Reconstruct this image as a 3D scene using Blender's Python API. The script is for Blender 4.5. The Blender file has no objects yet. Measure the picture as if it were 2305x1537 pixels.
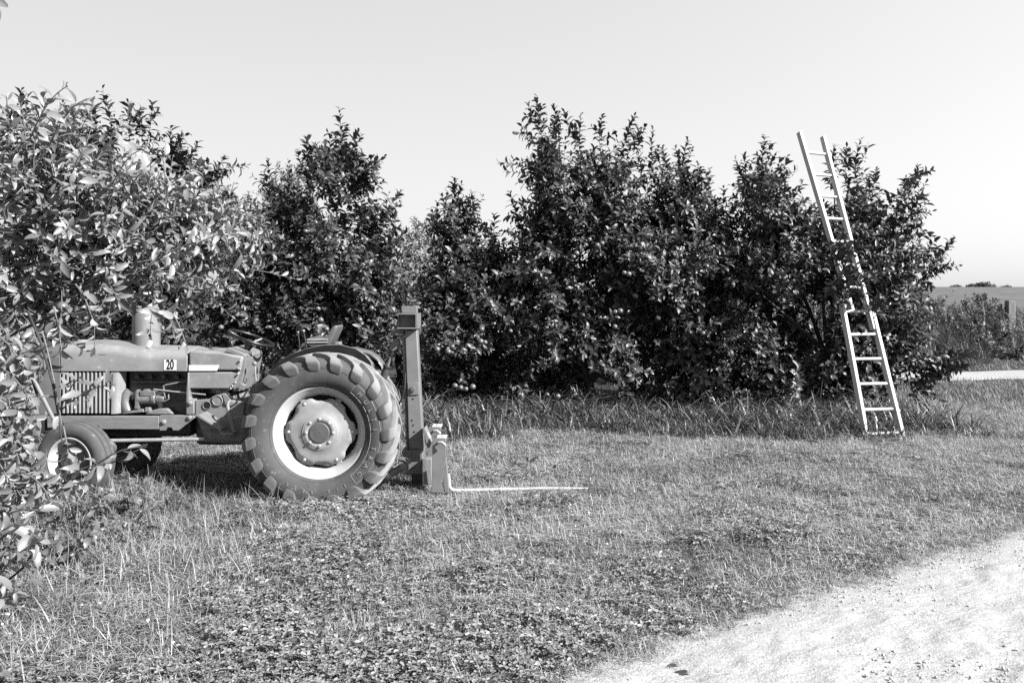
import bpy, math, random
import numpy as np
from mathutils import Vector, Matrix, noise

random.seed(7)
rng = np.random.default_rng(11)
R = math.radians
SC = bpy.context.scene
COL = SC.collection

# ------------------------------------------------------------------ camera, sky, sun, exposure
EYE, FPX, CX, HY = 1.77, 1800.0, 1152.5, 672.0     # eye height, focal length, picture centre, eye level (photo pixels)
cam_d = bpy.data.cameras.new('camera')
cam = bpy.data.objects.new('camera', cam_d)
COL.objects.link(cam)
cam.location = (0, 0, EYE)
cam.rotation_euler = (R(90), 0, 0)
cam_d.sensor_width = 36.0
cam_d.lens = FPX / 2305.0 * 36.0
cam_d.shift_y = -(768.5 - HY) / 2305.0
cam_d.clip_start = 0.05
cam_d.clip_end = 2000
SC.camera = cam

SUN = Vector((0.76, -0.41, 0.60)).normalized()       # towards the sun
SUN_EL = math.asin(SUN.z)
SUN_AZ = math.atan2(SUN.x, SUN.y)
W = bpy.data.worlds.new('World')
SC.world = W
W.use_nodes = True
nt = W.node_tree
nt.nodes.clear()
sky = nt.nodes.new('ShaderNodeTexSky')
sky.sky_type = 'NISHITA'
sky.sun_disc = False
sky.sun_elevation = SUN_EL
sky.sun_rotation = SUN_AZ
sky.air_density = 1.0
sky.dust_density = 1.0
sky.ozone_density = 1.0
sep = nt.nodes.new('ShaderNodeSeparateColor')          # black and white film: mostly blue and green sensitive
def wmath(op, a, b):
    n = nt.nodes.new('ShaderNodeMath')
    n.operation = op
    for i, v in enumerate((a, b)):
        if isinstance(v, float):
            n.inputs[i].default_value = v
        else:
            nt.links.new(v, n.inputs[i])
    return n.outputs[0]
wtc = nt.nodes.new('ShaderNodeTexCoord')
wdot = nt.nodes.new('ShaderNodeVectorMath')            # haze brightens the whole sky towards the sun's side
wdot.operation = 'DOT_PRODUCT'
wdot.inputs[1].default_value = SUN
nt.links.new(wtc.outputs['Generated'], wdot.inputs[0])
wr = nt.nodes.new('ShaderNodeMapRange')
wr.inputs[1].default_value, wr.inputs[2].default_value = -0.9, 0.6
wr.inputs[3].default_value, wr.inputs[4].default_value = 0.84, 1.36
nt.links.new(wdot.outputs['Value'], wr.inputs[0])
bg = nt.nodes.new('ShaderNodeBackground')
bg.inputs['Strength'].default_value = 0.0505
wo = nt.nodes.new('ShaderNodeOutputWorld')
nt.links.new(sky.outputs[0], sep.inputs[0])
wbw = wmath('ADD', wmath('MULTIPLY', sep.outputs[1], 0.42), wmath('MULTIPLY', sep.outputs[2], 0.58))
wbw = wmath('MULTIPLY', wmath('POWER', wbw, 0.42), 2.32)     # thin even haze: horizon and zenith drawn together
nt.links.new(wmath('MULTIPLY', wbw, wr.outputs[0]), bg.inputs['Color'])
nt.links.new(bg.outputs[0], wo.inputs[0])

sl = bpy.data.lights.new('sun', 'SUN')
sl.energy = 5.0
sl.angle = R(0.5)
so = bpy.data.objects.new('sun', sl)
COL.objects.link(so)
so.location = (20, -10, 20)
so.rotation_euler = SUN.to_track_quat('Z', 'Y').to_euler()

SC.view_settings.view_transform = 'Standard'
SC.view_settings.look = 'None'
SC.view_settings.exposure = 1.9
SC.view_settings.gamma = 1.0
SC.view_settings.use_curve_mapping = False
SC.cycles.max_bounces = 4
SC.cycles.use_denoising = False
SC.cycles.use_adaptive_sampling = True
SC.cycles.adaptive_threshold = 0.02
SC.cycles.diffuse_bounces = 1
SC.cycles.glossy_bounces = 2
SC.cycles.transmission_bounces = 2
SC.cycles.transparent_max_bounces = 4


def q(px, py, Y):
    """the point at depth Y that stands at a photo pixel"""
    return Vector(((px - CX) * Y / FPX, Y, EYE - (py - HY) * Y / FPX))


def gy(py):
    """depth of the flat ground at a photo row"""
    return EYE * FPX / (py - HY)


# ------------------------------------------------------------------ materials
ALB = 0.55                                             # one film speed for every surface


def mat(name, v, rough=0.6, spec=0.5, metal=0.0, var=0.0, scale=6.0, bump=0.0, bscale=None, wear=None, coat=0.0, aniso=None, detail=6):
    v *= ALB
    m = bpy.data.materials.new(name)
    m.use_nodes = True
    n, l = m.node_tree.nodes, m.node_tree.links
    p = n['Principled BSDF']
    p.inputs['Base Color'].default_value = (v, v, v, 1)
    p.inputs['Roughness'].default_value = rough
    p.inputs['Specular IOR Level'].default_value = spec
    p.inputs['Metallic'].default_value = metal
    p.inputs['Coat Weight'].default_value = coat
    tc = n.new('ShaderNodeTexCoord')
    src = tc.outputs['Object']
    if aniso:
        mp = n.new('ShaderNodeMapping')
        mp.inputs['Scale'].default_value = aniso
        l.new(src, mp.inputs[0])
        src = mp.outputs[0]
    if var:
        t = n.new('ShaderNodeTexNoise')
        t.inputs['Scale'].default_value = scale
        t.inputs['Detail'].default_value = detail
        t.inputs['Roughness'].default_value = 0.65
        l.new(src, t.inputs['Vector'])
        r = n.new('ShaderNodeMapRange')
        r.inputs[1].default_value = 0.28
        r.inputs[2].default_value = 0.72
        r.inputs[3].default_value = max(v * (1 - var), 0.004)
        r.inputs[4].default_value = min(v * (1 + var), 0.95)
        l.new(t.outputs[0], r.inputs[0])
        c = r.outputs[0]
        if wear:                                     # (value, threshold, scale): chipped or dusty spots
            t2 = n.new('ShaderNodeTexNoise')
            t2.inputs['Scale'].default_value = wear[2]
            t2.inputs['Detail'].default_value = 8
            t2.inputs['Roughness'].default_value = 0.7
            l.new(src, t2.inputs['Vector'])
            r2 = n.new('ShaderNodeMapRange')
            r2.inputs[1].default_value = wear[1]
            r2.inputs[2].default_value = wear[1] + 0.07
            l.new(t2.outputs[0], r2.inputs[0])
            mx = n.new('ShaderNodeMix')
            l.new(r2.outputs[0], mx.inputs[0])
            l.new(c, mx.inputs[2])
            mx.inputs[3].default_value = wear[0] * ALB
            c = mx.outputs[0]
        l.new(c, p.inputs['Base Color'])
        rr = n.new('ShaderNodeMapRange')
        rr.inputs[3].default_value = max(rough - 0.12, 0.05)
        rr.inputs[4].default_value = min(rough + 0.15, 1)
        l.new(t.outputs[0], rr.inputs[0])
        l.new(rr.outputs[0], p.inputs['Roughness'])
    if bump:
        t3 = n.new('ShaderNodeTexNoise')
        t3.inputs['Scale'].default_value = bscale or scale * 3
        t3.inputs['Detail'].default_value = 6
        l.new(src, t3.inputs['Vector'])
        b = n.new('ShaderNodeBump')
        b.inputs['Strength'].default_value = bump
        b.inputs['Distance'].default_value = 0.01
        l.new(t3.outputs[0], b.inputs['Height'])
        l.new(b.outputs[0], p.inputs['Normal'])
    return m


def leaf_mat(name, top, under, rough=0.42, spec=0.5, trans=0.25, vary=0.35, patch=None):
    """two-sided leaf: upper face, paler downy underside, some light coming through"""
    m = bpy.data.materials.new(name)
    m.use_nodes = True
    n, l = m.node_tree.nodes, m.node_tree.links
    p = n['Principled BSDF']
    p.inputs['Roughness'].default_value = rough
    p.inputs['Specular IOR Level'].default_value = spec
    g = n.new('ShaderNodeNewGeometry')
    oi = n.new('ShaderNodeObjectInfo')
    mx = n.new('ShaderNodeMix')
    mx.inputs[2].default_value = top * ALB
    mx.inputs[3].default_value = under * ALB
    l.new(g.outputs['Backfacing'], mx.inputs[0])
    rnd = n.new('ShaderNodeMath')
    rnd.operation = 'ADD'
    l.new(g.outputs['Random Per Island'], rnd.inputs[0])
    l.new(oi.outputs['Random'], rnd.inputs[1])
    fr = n.new('ShaderNodeMath')
    fr.operation = 'FRACT'
    l.new(rnd.outputs[0], fr.inputs[0])
    r = n.new('ShaderNodeMapRange')
    r.inputs[3].default_value = 1 - vary
    r.inputs[4].default_value = 1 + vary
    l.new(fr.outputs[0], r.inputs[0])
    mu = n.new('ShaderNodeMath')
    mu.operation = 'MULTIPLY'
    l.new(mx.outputs[0], mu.inputs[0])
    l.new(r.outputs[0], mu.inputs[1])
    c = mu.outputs[0]
    if patch:                                        # (scale, low, high): greener and drier patches across the plot
        t = n.new('ShaderNodeTexNoise')
        t.inputs['Scale'].default_value = patch[0]
        t.inputs['Detail'].default_value = 4
        l.new(g.outputs['Position'], t.inputs['Vector'])
        r2 = n.new('ShaderNodeMapRange')
        r2.inputs[1].default_value = 0.32
        r2.inputs[2].default_value = 0.68
        r2.inputs[3].default_value = patch[1]
        r2.inputs[4].default_value = patch[2]
        l.new(t.outputs[0], r2.inputs[0])
        m2 = n.new('ShaderNodeMath')
        m2.operation = 'MULTIPLY'
        l.new(c, m2.inputs[0])
        l.new(r2.outputs[0], m2.inputs[1])
        c = m2.outputs[0]
    l.new(c, p.inputs['Base Color'])
    tr = n.new('ShaderNodeBsdfTranslucent')
    l.new(c, tr.inputs['Color'])
    ms = n.new('ShaderNodeMixShader')
    ms.inputs[0].default_value = trans
    l.new(p.outputs[0], ms.inputs[1])
    l.new(tr.outputs[0], ms.inputs[2])
    l.new(ms.outputs[0], n['Material Output'].inputs[0])
    return m


M = dict(
    paint=mat('faded_tractor_paint', 0.24, 0.55, 0.4, var=0.24, scale=4, wear=(0.40, 0.61, 16), bump=0.05, bscale=40),
    nose=mat('darker_nose_paint', 0.15, 0.42, 0.4, var=0.18, scale=6, wear=(0.3, 0.68, 20)),
    grey_iron=mat('dusty_cast_iron', 0.19, 0.62, 0.4, var=0.22, scale=9, wear=(0.42, 0.64, 30), bump=0.15, bscale=60),
    rail=mat('frame_rail_paint', 0.19, 0.5, 0.4, var=0.2, scale=8, aniso=(1, 1, 6), wear=(0.45, 0.64, 35)),
    dark=mat('oily_dark_metal', 0.02, 0.45, 0.4, var=0.4, scale=14),
    engine=mat('greasy_engine_iron', 0.05, 0.45, 0.5, var=0.5, scale=16, bump=0.2, bscale=50),
    pump=mat('worn_aluminium', 0.2, 0.4, 0.5, metal=0.3, var=0.4, scale=18),
    black=mat('black_fender_paint', 0.012, 0.35, 0.4, var=0.3, scale=12, wear=(0.1, 0.70, 30)),
    rubber=mat('dusty_tyre_rubber', 0.092, 0.85, 0.2, var=0.25, scale=7, wear=(0.22, 0.60, 14), bump=0.12, bscale=70),
    lug=mat('dry_dusty_lug_rubber', 0.108, 0.9, 0.15, var=0.25, scale=9, wear=(0.16, 0.6, 22), bump=0.2, bscale=60),
    letter=mat('raised_rubber_lettering', 0.26, 0.8, 0.2, var=0.25, scale=30),
    rim=mat('chalky_white_rim', 0.52, 0.5, 0.4, var=0.08, scale=8, wear=(0.3, 0.71, 26)),
    disc=mat('silver_wheel_disc', 0.32, 0.5, 0.4, var=0.2, scale=7, wear=(0.2, 0.70, 30)),
    hub=mat('dark_hub_iron', 0.1, 0.55, 0.4, var=0.25, scale=14),
    bolt=mat('worn_bolt_steel', 0.4, 0.4, 0.5, metal=0.3, var=0.2, scale=30),
    white=mat('white_sticker', 0.8, 0.5, 0.4, var=0.04, scale=20),
    ink_shade=mat('black_print_and_hole_shade', 0.008, 0.6, 0.3),  # number print, and black painted for the shade inside holes
    muffler=mat('weathered_stack', 0.18, 0.6, 0.35, var=0.25, scale=10, aniso=(1, 1, 0.3), wear=(0.42, 0.62, 18)),
    chrome=mat('bright_worn_steel', 0.5, 0.35, 0.5, metal=0.5, var=0.15, scale=30),
    seat=mat('old_vinyl_seat', 0.12, 0.45, 0.4, var=0.2, scale=14),
    mast=mat('scuffed_mast_paint', 0.17, 0.5, 0.4, var=0.14, scale=6, wear=(0.1, 0.68, 26), bump=0.06, bscale=50),
    mastd=mat('dull_hitch_plate', 0.15, 0.6, 0.35, var=0.25, scale=9, wear=(0.36, 0.62, 26), bump=0.1, bscale=50),
    wood=mat('grey_weathered_plank', 0.2, 0.8, 0.2, var=0.35, scale=7, aniso=(6, 6, 0.7), bump=0.4, bscale=22),
    ladder=mat('bleached_wood_and_lit_plate', 0.62, 0.65, 0.25, var=0.1, scale=10, aniso=(9, 9, 0.8), wear=(0.36, 0.70, 14), bump=0.1, bscale=40),
    tine=mat('polished_fork_steel', 0.42, 0.45, 0.5, metal=0.2, var=0.2, scale=12),
    bark=mat('apple_bark', 0.05, 0.85, 0.2, var=0.45, scale=14, aniso=(1, 1, 0.4), bump=0.5, bscale=30),
    twig=mat('pale_young_twig', 0.15, 0.6, 0.3, var=0.3, scale=20),
    apple=mat('apple_skin', 0.12, 0.35, 0.5, var=0.5, scale=14, aniso=(4, 4, 1)),
    post=mat('silvered_fence_post', 0.2, 0.85, 0.2, var=0.4, scale=6, aniso=(5, 5, 0.6), bump=0.4),
    soil=mat('dry_soil_thatch_and_shade', 0.05, 0.95, 0.1, var=0.5, scale=9, bump=0.5, bscale=60),  # darkened so the shade between blades is painted into the soil
    road=mat('pale_limestone_gravel', 0.385, 0.95, 0.1, var=0.34, scale=55, wear=(0.27, 0.58, 13), bump=0.6, bscale=85, detail=8),
    pebble=mat('limestone_pebble', 0.5, 0.9, 0.15, var=0.3, scale=30),
    field=mat('far_field_crop', 0.12, 0.95, 0.1, var=0.35, scale=0.9, aniso=(1, 0.35, 1)),
    leaf=leaf_mat('orchard_leaf', 0.052, 0.095, 0.48, 0.4, 0.06, 0.5),
    leaf_lit=leaf_mat('sunlit_far_leaf', 0.20, 0.24, 0.5, 0.4, 0.25, 0.4),  # apple leaf again, haze and sunlight put into a paler colour
    leaff=leaf_mat('near_apple_leaf', 0.185, 0.32, 0.42, 0.45, 0.10, 0.35),
    grass=leaf_mat('mown_grass', 0.235, 0.245, 0.55, 0.35, 0.12, 0.5, patch=(1.3, 0.55, 1.38)),
    straw=leaf_mat('dry_straw', 0.48, 0.48, 0.6, 0.3, 0.1, 0.35),
    tall=leaf_mat('tall_grass_blade', 0.12, 0.14, 0.42, 0.45, 0.12, 0.5),
    clover=leaf_mat('clover_leaf', 0.22, 0.29, 0.5, 0.4, 0.1, 0.45),
    flower=mat('white_clover_flower', 0.75, 0.8, 0.2),
    weed=leaf_mat('roadside_weed', 0.12, 0.15, 0.55, 0.35, 0.25, 0.5, patch=(0.6, 0.6, 1.3)),
    dock=leaf_mat('broad_dock_leaf', 0.13, 0.19, 0.45, 0.45, 0.2, 0.25),
)

def dusty_tread():
    """dried dust on the treading faces of the lugs, plain rubber down the sidewall"""
    m = M['lug']
    n, l = m.node_tree.nodes, m.node_tree.links
    p = n['Principled BSDF']
    old = p.inputs['Base Color'].links[0].from_socket
    tc = n.new('ShaderNodeTexCoord')
    mp = n.new('ShaderNodeMapping')
    mp.inputs['Scale'].default_value = (1, 0, 1)
    l.new(tc.outputs['Object'], mp.inputs[0])
    ln = n.new('ShaderNodeVectorMath')
    ln.operation = 'LENGTH'
    l.new(mp.outputs[0], ln.inputs[0])
    nz = n.new('ShaderNodeTexNoise')
    nz.inputs['Scale'].default_value = 14
    l.new(tc.outputs['Object'], nz.inputs['Vector'])
    ad = n.new('ShaderNodeMath')
    ad.operation = 'MULTIPLY_ADD'
    l.new(nz.outputs[0], ad.inputs[0])
    ad.inputs[1].default_value = 0.05
    l.new(ln.outputs['Value'], ad.inputs[2])
    r = n.new('ShaderNodeMapRange')
    r.inputs[1].default_value, r.inputs[2].default_value = 0.60, 0.665
    r.inputs[3].default_value, r.inputs[4].default_value = 1.0, 2.1
    l.new(ad.outputs[0], r.inputs[0])
    mu = n.new('ShaderNodeMath')
    mu.operation = 'MULTIPLY'
    l.new(old, mu.inputs[0])
    l.new(r.outputs[0], mu.inputs[1])
    l.new(mu.outputs[0], p.inputs['Base Color'])


dusty_tread()

# ------------------------------------------------------------------ mesh helpers
WORLD = {}


class MB:
    def __init__(self):
        self.v, self.f = [], []

    def add(self, vs, fs):
        b = len(self.v)
        self.v += [Vector(x) for x in vs]
        self.f += [tuple(i + b for i in f) for f in fs]
        return self

    def box(self, c, s, rot=None):
        c = Vector(c)
        pts = []
        for dx in (-.5, .5):
            for dy in (-.5, .5):
                for dz in (-.5, .5):
                    d = Vector((dx * s[0], dy * s[1], dz * s[2]))
                    if rot:
                        d = rot @ d
                    pts.append(c + d)
        return self.add(pts, [(0, 1, 3, 2), (4, 6, 7, 5), (0, 4, 5, 1), (2, 3, 7, 6), (0, 2, 6, 4), (1, 5, 7, 3)])

    def prism(self, poly, y0, y1, axis='Y'):
        """polygon of (x, z) pushed from y0 to y1"""
        k = len(poly)
        if axis == 'Y':
            a = [(x, y0, z) for x, z in poly] + [(x, y1, z) for x, z in poly]
        elif axis == 'X':
            a = [(y0, x, z) for x, z in poly] + [(y1, x, z) for x, z in poly]
        else:
            a = [(x, z, y0) for x, z in poly] + [(x, z, y1) for x, z in poly]
        fs = [tuple(range(k))[::-1], tuple(range(k, 2 * k))]
        fs += [(i, (i + 1) % k, k + (i + 1) % k, k + i) for i in range(k)]
        return self.add(a, fs)

    def tube(self, pts, rad, n=10, cap=True):
        pts = [Vector(p) for p in pts]
        if not hasattr(rad, '__len__'):
            rad = [rad] * len(pts)
        vs, fs = [], []
        up = None
        for i, p in enumerate(pts):
            t = (pts[min(i + 1, len(pts) - 1)] - pts[max(i - 1, 0)]).normalized()
            if up is None:
                up = t.orthogonal().normalized()
            up = (up - t * up.dot(t)).normalized()
            s = t.cross(up)
            for k in range(n):
                a = 2 * math.pi * k / n
                vs.append(p + (up * math.cos(a) + s * math.sin(a)) * rad[i])
        for i in range(len(pts) - 1):
            for k in range(n):
                fs.append((i * n + k, i * n + (k + 1) % n, (i + 1) * n + (k + 1) % n, (i + 1) * n + k))
        if cap:
            fs.append(tuple(range(n))[::-1])
            fs.append(tuple(range((len(pts) - 1) * n, len(pts) * n)))
        return self.add(vs, fs)

    def lathe(self, prof, c=(0, 0, 0), axis='Y', n=48, closed=False):
        """prof: (along, radius) turned round an axis through c"""
        c = Vector(c)
        vs, fs = [], []
        for u, r in prof:
            for k in range(n):
                a = 2 * math.pi * k / n
                x, z = r * math.cos(a), r * math.sin(a)
                d = {'Y': (x, u, z), 'Z': (x, z, u), 'X': (u, x, z)}[axis]
                vs.append(c + Vector(d))
        m = len(prof)
        for i in range(m if closed else m - 1):
            j = (i + 1) % m
            for k in range(n):
                fs.append((i * n + k, i * n + (k + 1) % n, j * n + (k + 1) % n, j * n + k))
        return self.add(vs, fs)

    def ball(self, c, r, n=12, sq=(1, 1, 1)):
        prof = [(-r * math.cos(math.pi * i / n), max(r * math.sin(math.pi * i / n), 1e-4)) for i in range(n + 1)]
        b = len(self.v)
        self.lathe(prof, (0, 0, 0), 'Z', n * 2)
        for i in range(b, len(self.v)):
            v = self.v[i]
            self.v[i] = Vector((v.x * sq[0], v.y * sq[1], v.z * sq[2])) + Vector(c)
        return self

    def mesh(self, name, m, off=Vector((0, 0, 0)), smooth=None):
        me = bpy.data.meshes.new(name)
        me.from_pydata([v - off for v in self.v], [], self.f)
        me.materials.append(m)
        bm_fix(me)
        if smooth is not None:
            me.shade_smooth()
            me.set_sharp_from_angle(angle=R(smooth))
        return me


def bm_fix(me):
    import bmesh
    b = bmesh.new()
    b.from_mesh(me)
    bmesh.ops.recalc_face_normals(b, faces=b.faces)
    b.to_mesh(me)
    b.free()


def link(name, me, parent=None, loc=None):
    o = bpy.data.objects.new(name, me)
    COL.objects.link(o)
    if parent is not None:
        o.parent = parent
    if loc is not None:
        o.location = loc
    return o


def part(name, mb, m, parent=None, smooth=35, bevel=0.0, seg=2):
    """one mesh object from world coordinates under its parent"""
    off = WORLD.get(parent.name, Vector((0, 0, 0))) if parent is not None else Vector((0, 0, 0))
    o = link(name, mb.mesh(name, M[m] if isinstance(m, str) else m, off, smooth), parent)
    WORLD[o.name] = off.copy()
    if bevel:
        b = o.modifiers.new('bevel', 'BEVEL')
        b.width = bevel
        b.segments = seg
        b.limit_method = 'ANGLE'
        b.harden_normals = False
    return o


def empty(name, w, parent=None):
    o = bpy.data.objects.new(name, None)
    COL.objects.link(o)
    w = Vector(w)
    o.empty_display_size = 0.1
    if parent is not None:
        o.parent = parent
        o.location = w - WORLD[parent.name]
    else:
        o.location = w
    WORLD[o.name] = w
    return o


def tag(o, label=None, cat=None, group=None, kind=None):
    if label:
        o['label'] = label
    if cat:
        o['category'] = cat
    if group:
        o['group'] = group
    if kind:
        o['kind'] = kind
    return o


def text_mesh(body, size, m, depth=0.002, xs=1.0, bold=0.0):
    cu = bpy.data.curves.new('lettering', 'FONT')
    cu.body = body
    cu.size = size
    cu.extrude = depth
    cu.offset = bold
    cu.align_x = 'CENTER'
    cu.align_y = 'CENTER'
    o = bpy.data.objects.new('lettering', cu)
    COL.objects.link(o)
    dg = bpy.context.evaluated_depsgraph_get()
    me = bpy.data.meshes.new_from_object(o.evaluated_get(dg))
    vs = [Vector((v.co.x * xs, v.co.y, v.co.z)) for v in me.vertices]
    fs = [tuple(p.vertices) for p in me.polygons]
    bpy.data.objects.remove(o)
    bpy.data.curves.remove(cu)
    bpy.data.meshes.remove(me)
    return vs, fs


def raw_mesh(name, verts, faces_flat, loop_sizes, m, smooth=True):
    """fast mesh from numpy arrays"""
    me = bpy.data.meshes.new(name)
    me.vertices.add(len(verts))
    me.vertices.foreach_set('co', np.asarray(verts, dtype=np.float32).ravel())
    me.loops.add(len(faces_flat))
    me.loops.foreach_set('vertex_index', np.asarray(faces_flat, dtype=np.int32))
    ls = np.asarray(loop_sizes, dtype=np.int32)
    me.polygons.add(len(ls))
    st = np.concatenate(([0], np.cumsum(ls)[:-1])).astype(np.int32)
    me.polygons.foreach_set('loop_start', st)
    me.polygons.foreach_set('loop_total', ls)
    me.polygons.foreach_set('use_smooth', np.full(len(ls), smooth))
    me.materials.append(m)
    me.update(calc_edges=True)
    return me


# ------------------------------------------------------------------ the ground
def sstep(a, b, x):
    t = np.clip((np.asarray(x, dtype=float) - a) / (b - a), 0, 1)
    return t * t * (3 - 2 * t)


def ground_z(x, y):
    x = np.asarray(x, dtype=float)
    y = np.asarray(y, dtype=float)
    z = 0.62 * sstep(19.8, 27, y) + np.clip(y - 27, 0, 93) * 0.0308
    z = z - np.clip(y - 120, 0, 300) * 0.012
    z = z + 0.018 * np.sin(x * 1.7 + 0.6 * y) * np.sin(y * 1.3 - 0.4 * x) * sstep(3, 5, y)
    return z


def grid(name, xs, ys, zf, m):
    X, Y = np.meshgrid(xs, ys)
    Z = zf(X, Y)
    v = np.stack([X, Y, Z], -1).reshape(-1, 3)
    nx, ny = len(xs), len(ys)
    i = np.arange((nx - 1) * (ny - 1))
    a = (i // (nx - 1)) * nx + i % (nx - 1)
    f = np.stack([a, a + 1, a + nx + 1, a + nx], -1).ravel()
    return raw_mesh(name, v, f, np.full(len(a), 4), m)


ys = np.concatenate([np.linspace(-14, 2, 9), np.linspace(2.4, 32, 150), np.linspace(33, 130, 60), np.linspace(140, 700, 20)])
xs = np.concatenate([np.linspace(-500, -40, 16), np.linspace(-36, 36, 181), np.linspace(40, 500, 16)])
g = link('ground', grid('ground', xs, ys, ground_z, M['soil']))
tag(g, 'dry soil and thatch under the orchard grass', kind='structure')
# the far field lies as its own sheet from the weedy bank to the skyline
f = link('field', grid('field', np.linspace(-80, 220, 120), np.linspace(31, 300, 90), lambda x, y: ground_z(x, y) + 0.05, M['field']))
tag(f, 'pale crop field rising to the skyline', kind='structure')


def vnoise(x, y, s, seed=0.0):
    out = np.empty(len(x))
    for i in range(len(x)):
        out[i] = noise.noise(Vector((x[i] * s + seed, y[i] * s - seed, seed * 0.37)))
    return out


# near gravel: edge in ground coordinates (x as a function of y), far gravel a band across
EDGE_Y = np.array([-2.0, 2.4, 3.55, 4.15, 4.75, 5.3, 5.8, 6.6, 8.0])
EDGE_X = np.array([-2.9, -1.0, 0.42, 1.28, 2.20, 3.00, 3.78, 5.1, 7.8])


def road_edge(y):
    return np.interp(y, EDGE_Y, EDGE_X)


def near_road():
    us = np.concatenate([np.linspace(-0.8, -0.03, 24), np.linspace(0, 3.6, 170), np.linspace(3.7, 9, 40)])
    ysr = np.concatenate([np.linspace(-2, 2.6, 16), np.linspace(2.65, 7.2, 230)])
    U, Y = np.meshgrid(us, ysr)
    e = road_edge(Y)
    wob = np.vectorize(lambda y: 0.13 * noise.noise(Vector((y * 1.3, 3.1, 0))) + 0.07 * noise.noise(Vector((y * 5, 7.1, 0))) + 0.05 * noise.noise(Vector((y * 14, 1.7, 0))))(ysr)
    X = e + wob[:, None] + U
    Z = ground_z(X, Y) + 0.006
    x, y = X.ravel(), Y.ravel()
    lane = y * 0.62 - x * 0.78                           # wheel ruts run with the track
    amp = 0.020 * vnoise(x, y, 1.6, 3.3) + 0.014 * vnoise(x, y, 9, 1.7) + 0.013 * np.abs(vnoise(x, y, 24, 5.1)) + 0.010 * vnoise(lane * 6, x * .25, 1.0, 2.0)
    fade = np.clip((U.ravel() + 0.7) / 0.9, 0.0, 1)
    Z = Z.ravel() + 0.012 * fade + amp * fade
    v = np.stack([x, y, Z], -1)
    nx, ny = len(us), len(ysr)
    i = np.arange((nx - 1) * (ny - 1))
    a = (i // (nx - 1)) * nx + i % (nx - 1)
    return raw_mesh('gravel_track', v, np.stack([a, a + 1, a + nx + 1, a + nx], -1).ravel(), np.full(len(a), 4), M['road'])


o = link('gravel_track', near_road())
tag(o, 'pale gravel farm track in the near corner', kind='structure')


def far_road():
    xs2 = np.linspace(8.2, 60, 150)
    ts = np.linspace(0, 1, 10)
    X, T = np.meshgrid(xs2, ts)
    w = np.vectorize(lambda x: 0.35 * noise.noise(Vector((x * 0.5, 9.0, 0))))(xs2)
    y0 = 17.3 + 0.0 * (X - 10) + w[None, :]
    y1 = 19.5 + 0.0 * (X - 10) - 0.5 * w[None, :]
    Y = y0 + (y1 - y0) * T
    Z = ground_z(X, Y) + 0.008 + 0.03 * np.sin(T * np.pi)
    nx, ny = len(xs2), len(ts)
    i = np.arange((nx - 1) * (ny - 1))
    a = (i // (nx - 1)) * nx + i % (nx - 1)
    return raw_mesh('far_track', np.stack([X, Y, Z], -1).reshape(-1, 3), np.stack([a, a + 1, a + nx + 1, a + nx], -1).ravel(), np.full(len(a), 4), M['road'])


o = link('far_track', far_road())
tag(o, 'pale gravel lane beyond the last apple tree', kind='structure')


# ------------------------------------------------------------------ scatter: points with templates, one object each
def scatter(name, pts, rot, scl, idx, templates, label):
    me = bpy.data.meshes.new(name)
    n = len(pts)
    me.vertices.add(n)
    me.vertices.foreach_set('co', np.asarray(pts, dtype=np.float32).ravel())
    a = me.attributes.new('rot', 'FLOAT_VECTOR', 'POINT')
    a.data.foreach_set('vector', np.asarray(rot, dtype=np.float32).ravel())
    a = me.attributes.new('scl', 'FLOAT', 'POINT')
    a.data.foreach_set('value', np.asarray(scl, dtype=np.float32))
    a = me.attributes.new('pick', 'INT', 'POINT')
    a.data.foreach_set('value', np.asarray(idx, dtype=np.int32))
    ob = link(name, me)
    for t in templates:
        if t.materials[0].name not in [m.name for m in me.materials]:
            me.materials.append(t.materials[0])
    ng = bpy.data.node_groups.new(name + '_scatter', 'GeometryNodeTree')
    ng.interface.new_socket('Geometry', in_out='INPUT', socket_type='NodeSocketGeometry')
    ng.interface.new_socket('Geometry', in_out='OUTPUT', socket_type='NodeSocketGeometry')
    N, L = ng.nodes, ng.links
    gi, go = N.new('NodeGroupInput'), N.new('NodeGroupOutput')
    j = N.new('GeometryNodeJoinGeometry')
    for t in reversed(templates):                    # join order: last linked comes first
        to = bpy.data.objects.new(t.name, t)
        oi = N.new('GeometryNodeObjectInfo')
        oi.inputs['Object'].default_value = to
        g2 = N.new('GeometryNodeGeometryToInstance')
        L.new(oi.outputs['Geometry'], g2.inputs[0])
        L.new(g2.outputs[0], j.inputs[0])
    ip = N.new('GeometryNodeInstanceOnPoints')
    ip.inputs['Pick Instance'].default_value = True
    L.new(gi.outputs[0], ip.inputs['Points'])
    L.new(j.outputs[0], ip.inputs['Instance'])
    for nm, dt, sock in (('rot', 'FLOAT_VECTOR', 'Rotation'), ('scl', 'FLOAT', 'Scale'), ('pick', 'INT', 'Instance Index')):
        na = N.new('GeometryNodeInputNamedAttribute')
        na.data_type = dt
        na.inputs['Name'].default_value = nm
        out = [s for s in na.outputs if s.enabled and s.name == 'Attribute'][0]
        L.new(out, ip.inputs[sock])
    L.new(ip.outputs[0], go.inputs[0])
    md = ob.modifiers.new('scatter', 'NODES')
    md.node_group = ng
    tag(ob, label, kind='stuff')
    return ob


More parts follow.
